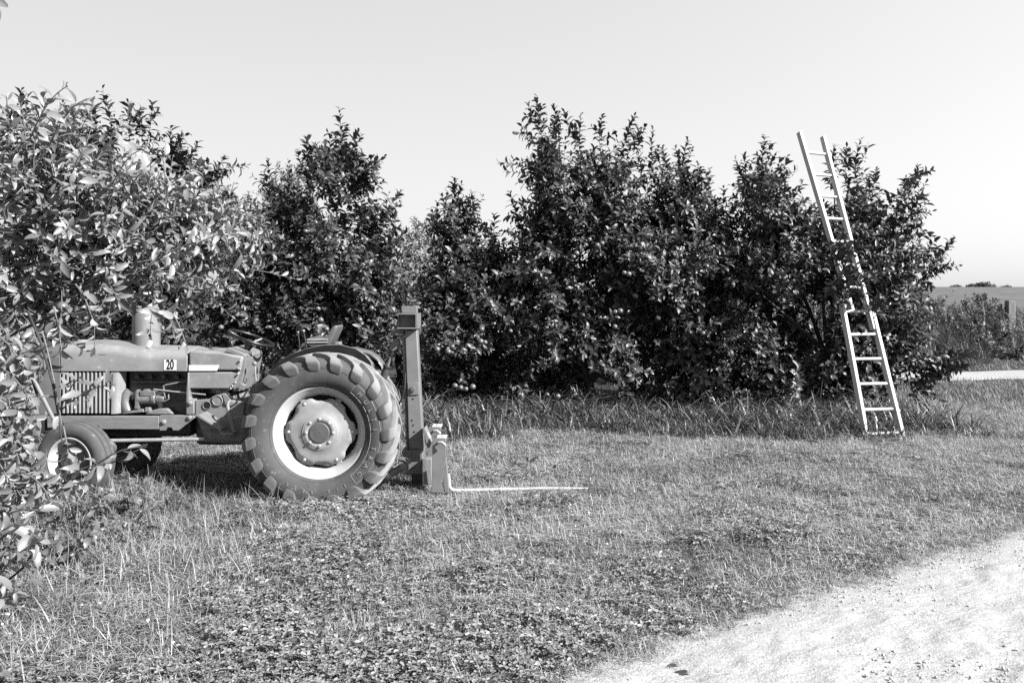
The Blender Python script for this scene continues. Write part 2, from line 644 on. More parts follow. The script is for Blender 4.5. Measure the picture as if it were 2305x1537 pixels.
def blade_clump(name, n, h, hv, w, lean, spread, m, seg=3, flat=0.0, droop=0.5, seed=0, square=False):
    r = random.Random(seed)
    vs, fl, ls = [], [], []
    for _ in range(n):
        a = r.uniform(0, 6.283)
        rad = spread * math.sqrt(r.random())
        b = Vector((rad * math.cos(a), rad * math.sin(a), 0))
        if square:
            b = Vector((r.uniform(-spread, spread), r.uniform(-spread, spread), 0))
            hq = 1 + 0.7 * noise.noise(Vector((b.x * 7 + seed * 3.1, b.y * 7, seed)))
        else:
            hq = 1
        az = r.uniform(0, 6.283)
        hh = h * hq * r.uniform(1 - hv, 1 + hv)
        ln = r.uniform(0.1, lean)
        d0 = Vector((math.cos(az), math.sin(az), 0))
        sd = Vector((-math.sin(az), math.cos(az), 0))
        tw = r.uniform(-0.8, 0.8)
        ww = w * r.uniform(0.6, 1.25)
        dr = droop * r.uniform(0.2, 1.3)
        base = len(vs)
        p = b.copy()
        th = math.pi / 2 - ln if r.random() > flat else r.uniform(0.02, 0.25)
        if th < 0.3:
            p.z += r.uniform(0.004, h * 0.5)
        for i in range(seg + 1):
            t = i / seg
            s = (sd * math.cos(tw * t) + Vector((0, 0, 1)) * math.sin(tw * t) * 0.6) * ww * 0.5 * (1 - t) ** 0.6
            if i < seg:
                vs += [p - s, p + s]
            else:
                vs.append(p.copy())
            p = p + (d0 * math.cos(th) + Vector((0, 0, math.sin(th)))) * hh / seg
            th -= dr * 2 / seg * (0.4 + t)
            p.z = max(p.z, 0.003)
        for i in range(seg - 1):
            k = base + 2 * i
            fl += [k, k + 1, k + 3, k + 2]
            ls.append(4)
        k = base + 2 * (seg - 1)
        fl += [k, k + 1, k + 2]
        ls.append(3)
    return raw_mesh(name, [tuple(v) for v in vs], fl, ls, m)


def clover_clump(name, n, m, seed=0, size=0.011, h=0.06, spread=0.06):
    r = random.Random(seed)
    vs, fl, ls = [], [], []
    for _ in range(n):
        a = r.uniform(0, 6.283)
        rad = spread * math.sqrt(r.random())
        top = Vector((rad * math.cos(a), rad * math.sin(a), h * r.uniform(0.4, 1.15)))
        ft = top + Vector((r.uniform(-.02, .02), r.uniform(-.02, .02), 0))
        ft.z = 0
        nrm = Vector((r.uniform(-.45, .45), r.uniform(-.45, .45), 1)).normalized()
        e1 = nrm.orthogonal().normalized()
        e2 = nrm.cross(e1)
        k = len(vs)
        s = e1 * 0.0009
        vs += [ft - s, ft + s, top]
        fl += [k, k + 1, k + 2]
        ls.append(3)
        a0 = r.uniform(0, 6.28)
        sz = size * r.uniform(0.7, 1.35)
        for t in range(3):
            aa = a0 + t * 2.094
            d = e1 * math.cos(aa) + e2 * math.sin(aa)
            sd = nrm.cross(d)
            k = len(vs)
            lift = nrm * sz * 0.25
            vs += [top, top + d * sz * 0.9 - sd * sz * 0.62 + lift, top + d * sz * 1.75 - sd * sz * 0.5 + lift, top + d * sz * 1.8,
                   top + d * sz * 1.75 + sd * sz * 0.5 + lift, top + d * sz * 0.9 + sd * sz * 0.62 + lift]
            fl += [k, k + 1, k + 2, k + 3, k, k + 3, k + 4, k + 5]
            ls += [4, 4]
    return raw_mesh(name, [tuple(v) for v in vs], fl, ls, m, smooth=False)


def field_points(n, y0, y1, xa=0.70, xm=1.2, power=1.0):
    """random ground points over the ground in and beside the view"""
    y = y0 + (y1 - y0) * rng.random(n * 2) ** power
    wmax = xa * y1 + xm
    x = (rng.random(n * 2) * 2 - 1) * wmax
    ok = np.abs(x) < xa * y + xm
    return x[ok][:n], y[ok][:n]


def on_grass(x, y, soft=0.22):
    """keeps points off the gravel, thinning into it"""
    jit = rng.normal(0, soft, len(x))
    d = road_edge(y) - x + 0.30 * vnoise(x, y, 1.6, 12.0) + 0.16 * vnoise(x, y, 5.0, 3.0)
    near = rng.random(len(x)) < np.clip(0.04 + (d + 0.18) * 1.5, 0.0, 1.0) * (d > -0.55)
    far = ~((y > 17.2 + jit * .6) & (y < 19.6 + jit * .6) & (x > 2))
    return (near | (y > 8.0)) & far


def place(name, x, y, scl, templates, label, tilt=0.12, dz=0.0, wsel=None):
    n = len(x)
    z = ground_z(x, y) + dz
    rot = np.stack([rng.normal(0, tilt, n), rng.normal(0, tilt, n), rng.random(n) * 6.283], -1)
    idx = rng.integers(0, len(templates), n) if wsel is None else wsel
    return scatter(name, np.stack([x, y, z], -1), rot, scl, idx, templates, label)


def build_grass():
    # turf laid in overlapping patches, loose tufts where it thins out into the gravel
    st = 0.36
    gx, gyy = np.meshgrid(np.arange(-10.4, 10.4, st), np.arange(2.7, 13.2, st))
    x, y = gx.ravel() + rng.uniform(-.08, .08, gx.size), gyy.ravel() + rng.uniform(-.08, .08, gx.size)
    k = np.abs(x) < 0.70 * y + 1.6
    x, y = x[k], y[k]
    d = road_edge(y) - x
    k = (d > 0.62) | (y > 8.0)
    x, y = x[k], y[k]
    T = [blade_clump('turf_patch', 860, 0.060, 0.6, 0.0054, 1.45, 0.23, M['grass'], 3, 0.55, 0.7, s, True) for s in range(12)]
    nz = vnoise(x, y, 0.8, 2.2)
    place('mown_grass', x, y, (0.92 + 0.16 * rng.random(len(x))) * (1 + 0.2 * nz), T, 'short mown grass across the orchard headland', tilt=0.03)
    T = [blade_clump('straw_patch', n, 0.075, 0.6, 0.0038, 1.3, 0.24, M['straw'], 3, 0.82, 0.35, 40 + s, True) for s, n in enumerate((50, 60, 150, 170, 330, 360))]
    nz = vnoise(x, y, 0.75, 8.4) + 0.6 * vnoise(x, y, 2.5, 4.4) + np.clip((x + 1.8) / 3.0, -0.5, 0.35) * 0.6
    sel = np.where(nz > 0.26, 4, np.where(nz > -0.06, 2, 0)) + rng.integers(0, 2, len(x))
    place('dry_clippings', x, y, 0.9 + 0.25 * rng.random(len(x)), T, 'pale dry grass clippings scattered over the turf', tilt=0.03, dz=0.012, wsel=sel)
    T = [blade_clump('edge_tuft', 22, 0.045, 0.55, 0.0046, 1.25, 0.07, M['grass'], 3, 0.3, 0.6, 20 + s) for s in range(6)] + [blade_clump('edge_straw', 14, 0.06, 0.6, 0.0036, 1.3, 0.09, M['straw'], 3, 0.7, 0.35, 30 + s) for s in range(3)]
    y = 2.7 + 5.3 * rng.random(13000)
    x = road_edge(y) - 0.95 + 1.6 * rng.random(13000)
    k = on_grass(x, y)
    x, y = x[k], y[k]
    place('edge_grass', x, y, np.clip((road_edge(y) - x) / 0.9 + 0.3, 0.4, 1) * (0.7 + 0.6 * rng.random(len(x))), T, 'short grass thinning out into the gravel track')
    # farther lawn on the right
    T = [blade_clump('rough_tuft', 18, 0.08, 0.5, 0.006, 0.9, 0.10, M['grass'], 2, 0.15, 0.5, 80 + s) for s in range(5)]
    y = 12.5 + 9 * rng.random(15000)
    x = 2 + 18 * rng.random(15000)
    k = on_grass(x, y)
    x, y = x[k], y[k]
    place('far_grass', x, y, 0.7 + 0.7 * rng.random(len(x)), T, 'rough grass between the last tree and the lane')
    # clover
    T = [clover_clump('clover_patch', 85, M['clover'], s, 0.0105, 0.066, 0.17) for s in range(8)]
    x, y = field_points(4200, 3.0, 9.0, power=1.3)
    k = (road_edge(y) - x > 0.55) | (y > 8)
    x, y = x[k], y[k]
    nz = vnoise(x, y, 1.1, 6.6) + 0.5 * vnoise(x, y, 3.0, 1.2)
    pr = 0.02 + 0.32 * nz + 0.5 * np.exp(-((x + 0.45) / 1.2) ** 2 - ((y - 3.9) / 0.75) ** 2) + 0.25 * np.exp(-((y - 6.6) / 0.4) ** 2) * (x < 0.5)
    k = rng.random(len(x)) < np.clip(pr, 0.0, 0.7)
    x, y = x[k], y[k]
    place('clover', x, y, 0.8 + 0.5 * rng.random(len(x)), T, 'low clover leaves growing through the mown grass', tilt=0.06)
    # clover flowers
    mb = MB()
    mb.ball((0, 0, 0.075), 0.010, 5, (1, 1, 0.85))
    mb.tube([(0, 0, 0), (0.002, 0, 0.07)], 0.0012, 4)
    Tf = [mb.mesh('clover_flower', M['flower'], smooth=60)]
    x, y = field_points(600, 3.3, 7.2)
    k = on_grass(x, y, 0.05) & (x < 0.9) & (vnoise(x, y, 0.9, 6.6) > 0.0)
    x, y = x[k][:70], y[k][:70]
    place('clover_flowers', x, y, 0.55 + 0.5 * rng.random(len(x)), Tf, 'small white clover flowers dotting the near turf', tilt=0.3)
    # long grass along the tree row
    T = [blade_clump('long_tuft', 12, 0.34, 0.55, 0.019, 1.15, 0.10, M['tall'], 6, 0.05, 1.15, 120 + s) for s in range(8)]
    x = -7 + 13.2 * rng.random(4600)
    y = 9.2 + 3.6 * rng.random(4600)
    front = 9.85 + 0.3 * np.sin(x * 1.3) + 0.5 * vnoise(x, y, 0.7, 3.0) + 0.35 * vnoise(x, y, 2.2, 5.0)
    k = (y > front) & (rng.random(len(x)) < np.clip((y - front) * 1.8 + 0.25, 0, 1)) & ~((x > 5.6) & (y > 11.6))
    x, y = x[k], y[k]
    fr = np.clip(0.55 + (y - front[k]) * 0.5, 0.5, 1.15)
    place('long_grass', x, y, fr * (0.6 + 0.7 * rng.random(len(x))), T, 'long arching grass along the foot of the apple trees', tilt=0.15)
    # longer tufts round the front wheel and the near left corner
    T = [blade_clump('meadow_tuft', 13, 0.16, 0.65, 0.0066, 1.4, 0.09, M['grass'], 4, 0.15, 0.95, 160 + s) for s in range(8)]
    x = -4.9 + 4.2 * rng.random(8000)
    y = 3.0 + 4.6 * rng.random(8000)
    den = np.clip(1.25 - (x + 4.6) / 2.4, 0, 1) * np.where(y > 5.9, 1.0, 0.6) + 0.16 * np.exp(-((y - 6.65) / 0.22) ** 2) * (x < -1.9)
    k = rng.random(len(x)) < den
    x, y = x[k], y[k]
    place('meadow_grass', x, y, 0.6 + 0.7 * rng.random(len(x)), T, 'longer meadow grass round the front wheel', tilt=0.15)
    T = [blade_clump('seed_grass', 9, 0.24, 0.6, 0.0036, 1.35, 0.08, M['straw'], 4, 0.05, 0.6, 260 + s) for s in range(5)]
    x = -4.6 + 3.2 * rng.random(900)
    y = 3.6 + 2.6 * rng.random(900)
    k = rng.random(900) < np.exp(-((x + 2.8) / 0.7) ** 2 - ((y - 5.5) / 0.5) ** 2) * 0.5 + 0.05
    x, y = x[k], y[k]
    place('seeding_grass', x, y, 0.5 + 0.6 * rng.random(len(x)), T, 'pale thin seeding grass in the near corner', tilt=0.15)
    # broad-leaved growth tangled through the long grass
    T = []
    for s in range(5):
        r = random.Random(300 + s)
        cr = Crown()
        for _ in range(7):
            a = r.uniform(0, 6.28)
            b = np.array([r.uniform(-.12, .12), r.uniform(-.12, .12), 0])
            cr.shoot(curved(b, norm(np.array([math.cos(a) * .5, math.sin(a) * .5, 1.0])), r.uniform(.18, .38), (math.cos(a) * .4, math.sin(a) * .4, -.15), 4), 8, .085, t0=.25, flop=.5, r=.003)
        P, D, N, L = cr.arrays()
        v, fl, ls = leaves_to_arrays(P, D, N, L, LEAF_MID, rng.integers(0, 4, len(P)), 1.25)
        T.append(raw_mesh('hedge_weed', v, fl, ls, M['dock']))
    x = -6 + 11.6 * rng.random(1500)
    y = 9.7 + 2.6 * rng.random(1500)
    k = (y > 10.75 + 0.3 * np.sin(x * 1.3)) & (vnoise(x, y, 0.9, 7.7) > 0.02) & ~((np.abs(x - 4.7) < .75) & (y < 11.2)) & ~((x > 5.6) & (y > 11.4))
    x, y = x[k], y[k]
    place('hedge_weeds', x, y, 0.5 + 0.5 * rng.random(len(x)), T, 'tangled broad-leaved weeds among the long grass')
    x = -4.9 + 3.2 * rng.random(420)
    y = 3.0 + 3.9 * rng.random(420)
    k = rng.random(420) < np.clip(1.0 - (x + 4.4) / 2.0, 0, 1) * 0.8
    x, y = x[k], y[k]
    place('corner_weeds', x, y, 0.5 + 0.5 * rng.random(len(x)), T, 'leafy weeds thick in the near grass beside the front wheel')
    # pebbles on the gravel
    P = []
    for s in range(5):
        r = random.Random(s)
        mb = MB()
        mb.ball((0, 0, 0.25), 1.0, 4, (1, r.uniform(.6, .9), r.uniform(.45, .7)))
        for v in mb.v:
            v += Vector((r.uniform(-.14, .14), r.uniform(-.14, .14), r.uniform(-.12, .12)))
        P.append(mb.mesh('pebble', M['pebble'], smooth=30))
    y = 2.8 + 3.4 * rng.random(11000) ** 1.1
    x = road_edge(y) - 0.25 + 3.4 * rng.random(11000)
    k = vnoise(x, y, 1.5, 4.0) + 0.3 * rng.random(len(x)) > 0.02
    x, y = x[k], y[k]
    place('loose_gravel', x, y, 0.0022 + 0.0085 * rng.random(len(x)) ** 4.0, P, 'loose limestone pebbles on the near track', tilt=0.5, dz=0.022)
    # weeds on the bank beyond the lane
    T = [blade_clump('weed_tuft', 26, 0.62, 0.5, 0.03, 0.8, 0.22, M['weed'], 3, 0.05, 0.5, 200 + s) for s in range(6)]
    y = 19.9 + 13 * rng.random(6500) ** 1.3
    x = 5 + 20 * rng.random(6500)
    k = ~((np.abs(x - 16.7 * y / 27) < 0.5) & (y < 27))          # the post stands clear
    x, y = x[k], y[k]
    nz = vnoise(x, y, 0.45, 5.0)
    s = (0.45 + 0.6 * rng.random(len(x))) * np.clip(0.35 + (y - 20) * 0.3, 0.35, 1.15) * (1 + 0.6 * nz)
    place('bank_weeds', x, y, s, T, 'tall tangled weeds on the bank beyond the lane')


# ------------------------------------------------------------------ leaves and trees
def leaf_template(stations, widths, fold, curl, twist=0.0):
    """leaf along +Y (length 1), face up +Z; returns verts and faces"""
    vs = [(0, 0, 0)]
    for t, w in zip(stations, widths):
        zc = -curl * t * t
        tx = twist * t
        vs += [(-w * math.cos(tx), t, zc + fold * w - w * math.sin(tx)), (0, t, zc), (w * math.cos(tx), t, zc + fold * w + w * math.sin(tx))]
    vs.append((0, 1 - curl * 0.25, -curl * 1.05))
    fs = [(0, 2, 1), (0, 3, 2)]
    k = len(stations)
    for i in range(k - 1):
        b = 1 + 3 * i
        fs += [(b, b + 1, b + 4, b + 3), (b + 1, b + 2, b + 5, b + 4)]
    b = 1 + 3 * (k - 1)
    e = len(vs) - 1
    fs += [(b, b + 1, e), (b + 1, b + 2, e)]
    return np.array(vs, dtype=np.float64), fs


LEAF_MID = [leaf_template([0.32, 0.68], [0.205, 0.185], f, c, tw) for f, c, tw in ((0.45, 0.22, 0.2), (0.3, 0.42, -0.3), (0.6, 0.12, 0.4), (0.35, 0.6, 0.1))]
LEAF_FINE = [leaf_template([0.14, 0.2, 0.34, 0.52, 0.7, 0.87], [0.010, 0.075, 0.155, 0.185, 0.155, 0.082], f, c, tw) for f, c, tw in ((0.6, 0.25, 0.4), (0.45, 0.55, -0.6), (0.95, 0.15, 0.8), (0.5, 0.8, 0.3), (0.8, 0.4, -1.1))]
LEAF_FAR = [leaf_template([0.5], [0.28], f, c) for f, c in ((0.4, 0.2), (0.3, 0.4))]


def leaves_to_arrays(P, D, Nn, Ls, templates, variants, wmul=1.0):
    Vs, Fl, Lz = [], [], []
    base = 0
    S = np.cross(D, Nn)
    for t, (tv, tf) in enumerate(templates):
        sel = np.where(variants == t)[0]
        if not len(sel):
            continue
        L = Ls[sel][:, None, None]
        v = P[sel][:, None, :] + L * (tv[None, :, 0:1] * wmul * S[sel][:, None, :] + tv[None, :, 1:2] * D[sel][:, None, :] + tv[None, :, 2:3] * Nn[sel][:, None, :])
        nv = tv.shape[0]
        offs = base + np.arange(len(sel)) * nv
        sizes = np.array([len(f) for f in tf])
        flat = np.concatenate([np.array(f) for f in tf])
        Fl.append((offs[:, None] + flat[None, :]).ravel())
        Lz.append(np.tile(sizes, len(sel)))
        Vs.append(v.reshape(-1, 3))
        base += len(sel) * nv
    return np.concatenate(Vs), np.concatenate(Fl), np.concatenate(Lz)


def norm(a):
    return a / np.maximum(np.linalg.norm(a, axis=-1, keepdims=True), 1e-9)


class Crown:
    """collects shoots: a stem line and the leaves spiralling along it"""

    def __init__(self):
        self.P, self.D, self.N, self.L, self.tw = [], [], [], [], []

    def shoot(self, pts, n, ll, up=0.45, a0=62, a1=28, t0=0.1, r=0.0035, flop=0.25, jit=0.25):
        """pts: (k,3) line; leaves from t0 to the tip"""
        pts = np.asarray(pts, dtype=float)
        seg = np.linalg.norm(np.diff(pts, axis=0), axis=1)
        cum = np.concatenate(([0], np.cumsum(seg)))
        t = np.clip(t0 + (1 - t0) * (np.arange(n) + 0.6 * rng.random(n)) / n, 0, 1)
        t = np.minimum(t, 1.0)
        s = t * cum[-1]
        p = np.stack([np.interp(s, cum, pts[:, i]) for i in range(3)], -1)
        j = np.clip(np.searchsorted(cum, s, side='right') - 1, 0, len(seg) - 1)
        ax = norm((pts[1:] - pts[:-1])[j])
        ref = np.where(np.abs(ax[:, 2:3]) > 0.9, np.array([[1.0, 0, 0]]), np.array([[0, 0, 1.0]]))
        e1 = norm(np.cross(ax, ref))
        e2 = np.cross(ax, e1)
        az = rng.random() * 6.28 + np.arange(n) * 2.3999 + rng.normal(0, 0.3, n)
        rad = e1 * np.cos(az)[:, None] + e2 * np.sin(az)[:, None]
        a = np.radians(a0 + (a1 - a0) * t ** 1.5 + rng.normal(0, 9, n))[:, None]
        d = ax * np.cos(a) + rad * np.sin(a)
        d[:, 2] -= flop * rng.random(n) * (1 - 0.5 * t)
        d = norm(d + rng.normal(0, jit * 0.5, (n, 3)))
        nn = ax * np.sin(a) - rad * np.cos(a)
        nn = nn + np.array([0, 0, up]) + rng.normal(0, jit, (n, 3))
        nn = norm(nn - d * np.sum(nn * d, 1, keepdims=True))
        size = ll * (0.72 + 0.5 * rng.random(n)) * np.where(t > 0.88, 0.62, 1.0) * np.where(t < 0.25, 0.85, 1)
        self.P.append(p)
        self.D.append(d)
        self.N.append(nn)
        self.L.append(size)
        self.tw.append((pts, r))

    def arrays(self):
        return np.concatenate(self.P), np.concatenate(self.D), np.concatenate(self.N), np.concatenate(self.L)

    def twigs(self, name, m, n=3):
        vs, fl = [], []
        b = 0
        for pts, r in self.tw:
            k = len(pts)
            t = norm(np.gradient(pts, axis=0))
            up = np.where(np.abs(t[:, 2:3]) > 0.9, np.array([[1.0, 0, 0]]), np.array([[0, 0, 1.0]]))
            e1 = norm(np.cross(t, up))
            e2 = np.cross(t, e1)
            rr = np.linspace(r, r * 0.45, k)[:, None, None]
            ang = np.arange(n) * 2 * np.pi / n
            ring = pts[:, None, :] + rr * (np.cos(ang)[None, :, None] * e1[:, None, :] + np.sin(ang)[None, :, None] * e2[:, None, :])
            vs.append(ring.reshape(-1, 3))
            i = np.arange(k - 1)[:, None] * n
            c = np.arange(n)[None, :]
            f = np.stack([b + i + c, b + i + (c + 1) % n, b + i + n + (c + 1) % n, b + i + n + c], -1)
            fl.append(f.reshape(-1))
            b += k * n
        v = np.concatenate(vs)
        f = np.concatenate(fl)
        return v, f


def curved(p0, d, L, bend, k=5):
    p0, d, bend = (np.asarray(a, dtype=float) for a in (p0, d, bend))
    t = np.linspace(0, 1, k)[:, None]
    return p0 + L * (d * t + bend * t * t)


def fill_lobe(cr, c, r, n, ll, clump=0.9, thr=-0.12, upw=0.65, slen=(0.28, 0.55), nl=(11, 18), zmin=0.25, seed=0.0, shell=3.0, keep=None):
    """shoots through an ellipsoid, denser towards its skin, gathered in clumps with hollows between"""
    c, r = np.asarray(c, float), np.asarray(r, float)
    made = tries = 0
    while made < n and tries < n * 12:
        tries += 1
        u = rng.normal(0, 1, 3)
        u /= np.linalg.norm(u)
        rad = rng.random() ** (1 / shell)
        p = c + u * r * rad
        if p[2] < zmin:
            continue
        if noise.noise(Vector((p[0] / clump + seed, p[1] / clump, p[2] / clump))) < thr:
            continue
        if keep is not None and not keep(p):
            continue
        out = norm(u / r)
        d = norm(out * 0.75 + np.array([0, 0, upw]) + rng.normal(0, 0.42, 3))
        L = rng.uniform(*slen)
        bend = np.array([rng.normal(0, .12), rng.normal(0, .12), rng.uniform(-0.25, 0.25)])
        cr.shoot(curved(p, d, L, bend, 4), int(rng.integers(nl[0], nl[1] + 1)), ll, a0=66, a1=32, up=0.5)
        made += 1


def limbs(base, tips, r0, name_trunk, root, fork=0.55):
    """tapered trunk with limbs reaching into the crown"""
    base = Vector(base)
    fk = base + Vector((random.uniform(-.06, .06), random.uniform(-.06, .06), fork))
    mb = MB()
    mb.tube([base + Vector((0, 0, -0.08)), base + Vector((0.01, 0, 0.08)), (base + fk) / 2 + Vector((.03, .02, 0)), fk], [r0 * 1.4, r0 * 1.1, r0 * .95, r0 * .9], 12)
    part(name_trunk, mb, 'bark', root, 60)
    for t in tips:
        t = Vector(t)
        d = t - fk
        side = Vector((random.uniform(-.15, .15), random.uniform(-.15, .15), 0)) * d.length
        pts = [fk - Vector((0, 0, 0.06)), fk + d * .3 + side * .5 + Vector((0, 0, .06)), fk + d * .65 + side * .4, t]
        mb = MB()
        mb.tube(pts, [r0 * .62, r0 * .45, r0 * .3, r0 * .12], 8)
        part('limb', mb, 'bark', root, 60)


def apple_mesh():
    prof = []
    n = 10
    for i in range(n + 1):
        a = math.pi * i / n
        rr = math.sin(a) * (1 + 0.06 * math.cos(a))
        z = -math.cos(a) * 0.92
        if i == n:
            z -= 0.22
        if i == 0:
            z += 0.14
        prof.append((z, max(rr, 0.002)))
    mb = MB()
    mb.lathe(prof, (0, 0, 0), 'Z', 14)
    mb.tube([(0, 0, .66), (.05, 0, 1.15)], .05, 4)
    me = mb.mesh('apple', M['apple'], smooth=60)
    return me


APPLE = apple_mesh()


def add_apples(root, spots, size=0.04):
    w = WORLD[root.name]
    for s in spots:
        o = link('apple', APPLE, root, Vector(s) - w)
        k = size * random.uniform(0.85, 1.12)
        o.scale = (k, k, k * random.uniform(0.92, 1.02))
        o.rotation_euler = (random.uniform(-.5, .5), random.uniform(-.5, .5), random.uniform(0, 6))


def tree(name, label, base, lobes, shoots, n_scale=1.0, ll=0.124, leafm='leaf', seed=0.0, depth=1.1, apples=(), napples=0, group='apple trees in the row', cat='tree', templates=None, slen=(0.28, 0.55), r0=0.075, thr=-0.02, shoot_leaves=30, keep=None):
    if group == 'apple trees in the row':
        more = keep
        keep = (lambda p: under_skyline(p) and (more is None or more(p)))
    bx, bY = base
    b = Vector(((bx - CX) * bY / FPX, bY, 0))
    b.z = float(ground_z(b.x, b.y))
    root = empty(name, b)
    cr = Crown()
    tips = []
    front = []
    for lb in lobes:
        px, py, rx, ry = lb[:4]
        dy = lb[4] if len(lb) > 4 else 0.0
        Y = bY + dy
        c = q(px, py, Y)
        s = Y / FPX
        rd = lb[5] if len(lb) > 5 else depth * min(1.0, max(rx, ry) * s)
        r = (max(rx * s - 0.22, 0.12), max(rd - 0.15, .3), max(ry * s - 0.22, 0.12))
        vol = r[0] * r[1] * r[2]
        area = (r[0] * r[1] + r[1] * r[2] + r[0] * r[2])
        n = int(n_scale * 165 * area) + 12
        fill_lobe(cr, c, r, n, ll, seed=seed, slen=slen, thr=thr, keep=keep)
        tips.append(c + Vector((0, 0, r[2] * 0.3)))
        front.append((c, r))
    for sh in shoots:
        (x0, y0), (x1, y1) = sh[0], sh[1]
        dy = sh[2] if len(sh) > 2 else rng.uniform(-0.3, 0.3)
        p0, p1 = q(x0, y0, bY + dy), q(x1, y1, bY + dy + rng.uniform(-.1, .1))
        dv = p1 - p0
        L = dv.length
        lift = Vector((0, 0, 0.12)) if abs(dv.x) > abs(dv.z) else Vector((random.uniform(-.08, .08), random.uniform(-.08, .08), 0))
        pts = [np.array(p0 + dv * t + lift * math.sin(math.pi * t) * L) for t in np.linspace(0, 1, 7)]
        cr.shoot(pts, max(int(shoot_leaves * L / 0.75), 8), ll * 1.12, a0=64, a1=28, t0=0.0, r=0.006, up=0.3, jit=0.2)
        # side shoots make the sprout full
        for k in range(int(L / 0.15)):
            t = rng.uniform(0.0, 0.6)
            pp = np.array(p0 + dv * t)
            d = norm(np.array(dv.normalized()) * 0.8 + rng.normal(0, 0.55, 3))
            cr.shoot(curved(pp, d, rng.uniform(0.16, 0.34), (0, 0, 0.15), 4), 9, ll, t0=0.0)
    P, D, N, L = cr.arrays()
    w = np.array(b)
    tp = templates or LEAF_MID
    v, fl, ls = leaves_to_arrays(P - w, D, N, L, tp, rng.integers(0, len(tp), len(P)))
    o = link('crown', raw_mesh('crown', v, fl, ls, M[leafm]), root)
    o['kind'] = 'stuff'
    v, fl = cr.twigs('twigs', M['bark'])
    o = link('twigs', raw_mesh('twigs', v - w, fl, np.full(len(fl) // 4, 4), M['bark']), root)
    o['kind'] = 'stuff'
    limbs(b, tips, r0, 'trunk', root)
    spots = [q(*a) for a in apples]
    for _ in range(napples):
        c, r = front[random.randrange(len(front))]
        th, ph = random.uniform(-1.2, 1.2), random.uniform(-0.7, 0.6)
        spots.append(c + Vector((math.sin(th) * math.cos(ph) * r[0], -math.cos(th) * math.cos(ph) * r[1], math.sin(ph) * r[2])) * random.uniform(.92, 1.08))
    spots = [s for s in spots if s.z > 0.35]
    if spots:
        add_apples(root, spots)
    tag(root, label, cat, group)
    return root


def ladder_clear(p):
    """no twig grows through the ladder leaning into the last tree"""
    px = CX + p[0] * FPX / p[1]
    py = HY - (p[2] - EYE) * FPX / p[1]
    t = (py - 298) / (985 - 298)
    lx = 1826 + t * 168
    near = 11.5 - 1.35 * min(max(t, 0), 1)
    if abs(px - lx) < 75 and p[1] < near + 0.35 and not (0.42 < t < 0.56):
        return False
    return True


SKY_X = [-300, 0, 200, 380, 430, 480, 540, 565, 600, 640, 680, 700, 760, 810, 840, 870, 905, 925, 950, 980, 1000, 1025, 1060, 1090, 1120, 1140, 1170, 1190, 1210, 1260, 1300, 1340, 1360, 1400, 1425, 1455, 1475, 1500, 1545, 1575, 1600, 1630, 1645, 1660, 1680, 1725, 1770, 1800, 1850, 1880, 1910, 1940, 1975, 2010, 2060, 2085, 2110, 2150, 2300]
SKY_Y = [230, 240, 240, 320, 400, 470, 520, 500, 430, 430, 400, 360, 300, 340, 430, 490, 520, 570, 590, 530, 470, 440, 470, 500, 540, 520, 490, 390, 290, 280, 310, 400, 330, 330, 430, 440, 380, 380, 350, 410, 430, 490, 620, 470, 400, 350, 380, 410, 400, 370, 380, 360, 440, 450, 410, 430, 560, 600, 700]


def under_skyline(p, room=58):
    """body shoots start far enough below the row's outline for the sprouts to stand out"""
    px = CX + p[0] * FPX / p[1]
    py = HY - (p[2] - EYE) * FPX / p[1]
    return py > np.interp(px, SKY_X, SKY_Y) + room


